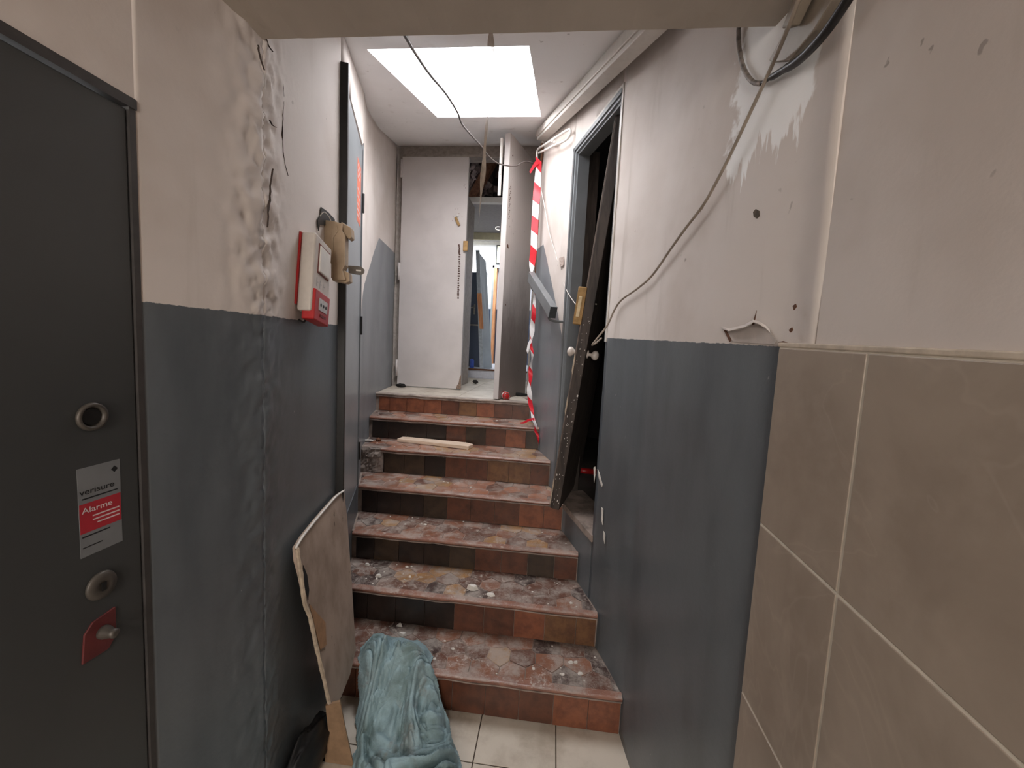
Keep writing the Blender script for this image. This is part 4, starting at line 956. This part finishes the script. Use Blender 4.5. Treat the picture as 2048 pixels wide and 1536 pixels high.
for k, cnt in ((1, 26), (2, 20), (3, 14), (4, 10), (5, 7), (6, 4)):
    for i in range(cnt):
        y = random.uniform(YS[k]+.02, YS[k+1]-.02); u = random.random()
        xl, xr = xat(LW, y)+.03, xat(RW, y)-.03
        if k == 1: xl = -.75; u = .5+.5*u if i % 2 else u*.35
        if k == 2: u = .78+.22*u if i % 3 == 0 else .05+.25*u
        x = xl+(xr-xl)*u
        chip(x, y, ZS[k]+.001, random.choice((.003, .004, .005, .006, .009)), M_plaster, 'small white plaster chip at the %s %s of the %s tread from the floor' % ('front' if y < (YS[k]+YS[k+1])/2 else 'back', 'left' if u < .33 else 'middle' if u < .67 else 'right', ordn[k]), 'plaster chips on the %s tread' % ordn[k])
for x, y, z, r, lb in ((.16, 1.80, ZS[1], .012, 'white plaster lump near the right end of the lowest tread'), (.20, 1.735, ZS[1], .013, 'rounded white plaster stick at the right end of the lowest tread'),
                       (-.66, 1.84, ZS[1], .024, 'large flaky plaster piece near the left of the lowest tread'), (-.70, 1.90, ZS[1], .016, 'plaster flake behind the large piece on the lowest tread'),
                       (-.35, 2.0, ZS[2], .03, 'flat white plaster smear in the middle of the second tread'), (-.25, 1.97, ZS[2], .022, 'flat white plaster smear right of the middle on the second tread'),
                       (-.87, 2.02, ZS[2], .016, 'white plaster clump at the left end of the second tread'), (-.98, 2.12, ZS[2], .013, 'plaster crumb in the back left corner of the second tread')):
    chip(x, y, z+.001, r, M_plaster, lb, None)

# ---------------------------------------------------------------- leaning broken board
bd = empty('broken_board', (-.82, 1.35, 0), 'stained broken plasterboard sheet leaning against the dark left wall', 'board')
T1 = atw(688, 981, LW[0], LW[1], .025); T2 = atw(592, 1096, LW[0], LW[1], .03)
Bb = atz(708, 1330, .19); nrm = (T2-T1).cross(Bb-T1).normalized()
def onb(px, py, off=0):
    d = ray(px, py); return C0+d*(nrm.dot(T1+nrm*off-C0)/nrm.dot(d))
if nrm.dot(C0-T1) < 0: nrm = -nrm
out = [(688, 980), (672, 993), (650, 1018), (628, 1044), (606, 1072), (592, 1095), (594, 1120), (602, 1150), (610, 1190), (622, 1230), (634, 1280), (645, 1330), (655, 1380), (664, 1412), (680, 1400), (700, 1350), (712, 1300), (708, 1240), (704, 1170), (699, 1100), (694, 1030)]
P(MB().prism([onb(*p) for p in out], -nrm*.012), 'board_sheet', M_board, bd, bevel=.001)
edge = [(592, 1097), (600, 1150), (607, 1205), (618, 1235), (630, 1290), (644, 1350), (656, 1405)]
pts = spline([onb(x+2, y, .004) for x, y in edge], 5); rs = [.007+.003*noise.noise(Vector((i*.7, 0, 0))) for i in range(len(pts))]
P(MB().tube(pts, rs, 7), 'torn_edge', M_boardedge, bd)
pts = spline([onb(x, y, .003) for x, y in [(592, 1095), (606, 1072), (628, 1044), (650, 1018), (672, 993), (688, 981)]], 4)
P(MB().tube(pts, .0045, 6), 'white_edge', M_plaster, bd)
P(MB().prism([onb(x, y, .002) for x, y in [(618, 1208), (632, 1225), (650, 1245), (652, 1290), (640, 1300), (628, 1250)]], nrm*.002), 'torn_paper', simple('torn tan paper', srgb(172, 132, 98), .8), bd)
P(MB().prism([onb(x, y, .001) for x, y in [(606, 1130), (614, 1150), (618, 1180), (616, 1200), (609, 1175)]], nrm*.001), 'dark_gap', M_dark, bd)
# lower folded part of the board standing on the floor
yc = onb(664, 1405).y-.01
fp = [(651, 1412), (680, 1404), (690, 1455), (707, 1536), (722, 1600), (640, 1600), (650, 1536), (649, 1500), (656, 1460)]
fp = [at(x, y, yc+.02*(1-min(1, (1600-y)/200))) for x, y in fp]
for v in fp: v.z = max(v.z, .003)
P(MB().prism(fp, (-.004, .010, 0)), 'lower_flap', simple('brown board back', srgb(150, 120, 92), .8, var=.1), bd)

# crumpled black heap, added to darken the gap behind the board
mb = MB(); nu, nv = 40, 26; vs = []
for i in range(nv+1):
    for j in range(nu):
        a1, a2 = math.pi*i/nv, 2*math.pi*j/nu; d = Vector((math.sin(a1)*math.cos(a2), math.sin(a1)*math.sin(a2), math.cos(a1)))
        r = 1+.22*noise.noise(d*2.2)+.10*abs(noise.noise(d*6))-.05*abs(noise.noise(d*14))
        v = Vector((-.80+.04*d.x*r, 1.27+.16*d.y*r, .105+.11*d.z*r)); v.z = max(v.z, .003)
        v.x = max(v.x, xat(LW, v.y)+.012); vs.append(v)
mb.add(vs, [(i*nu+j, i*nu+(j+1) % nu, (i+1)*nu+(j+1) % nu, (i+1)*nu+j) for i in range(nv) for j in range(nu)])
o = mb.build('dark_filler', simple('black filler', srgb(22, 21, 22), .55, var=.1), smooth=True)
tag(o, 'dark crumpled heap added to darken the gap behind the leaning board', 'bag')

# ---------------------------------------------------------------- teal cloth heap
def sstep(a, b, x): q = max(0, min(1, (x-a)/(b-a))); return q*q*(3-2*q)
def xl_(y): return -.76 if y < 1.5 else -.76-.02*(y-1.5)/.3
def cl_bounds(y):
    r = [(1.0, -.12), (1.3, -.20), (1.42, -.26), (1.55, -.35), (1.64, -.44), (1.72, -.47), (1.78, -.52), (1.83, -.62)]
    l = [(1.0, -.62), (1.3, -.66), (1.42, -.69), (1.55, -.75), (1.64, -.79), (1.72, -.82), (1.83, -.80)]
    f = lambda T: next((a[1]+(b[1]-a[1])*(y-a[0])/(b[0]-a[0]) for a, b in zip(T, T[1:]) if y <= b[0]), T[-1][1])
    return f(l), f(r)
NXc, NYc = 210, 260; vs = []; ok = []
for j in range(NYc+1):
    y = 1.02+.80*j/NYc
    for i in range(NXc+1):
        x = -.88+.76*i/NXc
        wv = Vector((noise.noise(Vector((x*5, y*5, 1))), noise.noise(Vector((x*5, y*5, 9))), 0))*.10
        l, r = cl_bounds(max(1.0, min(1.83, y))); l += .012*noise.noise(Vector((y*22, 0, 0))); r += .03*noise.noise(Vector((y*14, 4, 0)))
        de = min(x-l, r-x, (1.815+.02*noise.noise(Vector((x*14, 2, 0)))-y)*.9)
        base = ZS[1]*sstep(1.50, 1.66, y)
        heap = .085*sstep(0, .13, de)+.03*sstep(1.35, 1.5, y)*sstep(1.8, 1.6, y)*sstep(0, .1, de)
        X = x+wv.x; Y = y+wv.y; cr = sstep(1.46, 1.66, y)
        ang = .35+.9*noise.noise(Vector((x*3, y*3, 5)))
        U = X*math.cos(ang)+Y*math.sin(ang)*.5; V = -X*math.sin(ang)+Y*math.cos(ang)
        b1 = abs(noise.noise(Vector((U*9, V*3.6, 0)))); b2 = abs(noise.noise(Vector((U*19+b1*2, V*9, 3)))); b3 = abs(noise.noise(Vector((U*42+b2, V*26, 6))))
        r1 = max(0.0, 1-abs(noise.noise(Vector((U*7, V*3, 11))))*9)
        fold = .085*b1+(.045+.02*cr)*b2+(.026+.022*cr)*b3+.016*r1
        tp = 1-.62*sstep(1.58, 1.74, y)
        z = base+.004+(heap*.75+fold)*tp*sstep(0, .045, de)
        z = max(z, (ZS[1] if y > 1.64 else 0)+.004)
        vs.append((x, y, z)); ok.append(de > 0)
q = NXc+1
fs = [(j*q+i, j*q+i+1, (j+1)*q+i+1, (j+1)*q+i) for j in range(NYc) for i in range(NXc) if ok[j*q+i] and ok[j*q+i+1] and ok[(j+1)*q+i+1] and ok[(j+1)*q+i]]
me = bpy.data.meshes.new('dust_sheet'); me.from_pydata(vs, [], fs); bm = bmesh.new(); bm.from_mesh(me)
bmesh.ops.delete(bm, geom=[v for v in bm.verts if not v.link_faces], context='VERTS'); bm.to_mesh(me); bm.free()
for p in me.polygons: p.use_smooth = True
me.materials.append(M_cloth); o = bpy.data.objects.new('dust_sheet', me); COL.objects.link(o)
s_ = o.modifiers.new('s', 'SOLIDIFY'); s_.thickness = .003; s_.offset = 1
tag(o, 'crumpled dirty teal cloth heaped at the foot of the stairs', 'cloth')
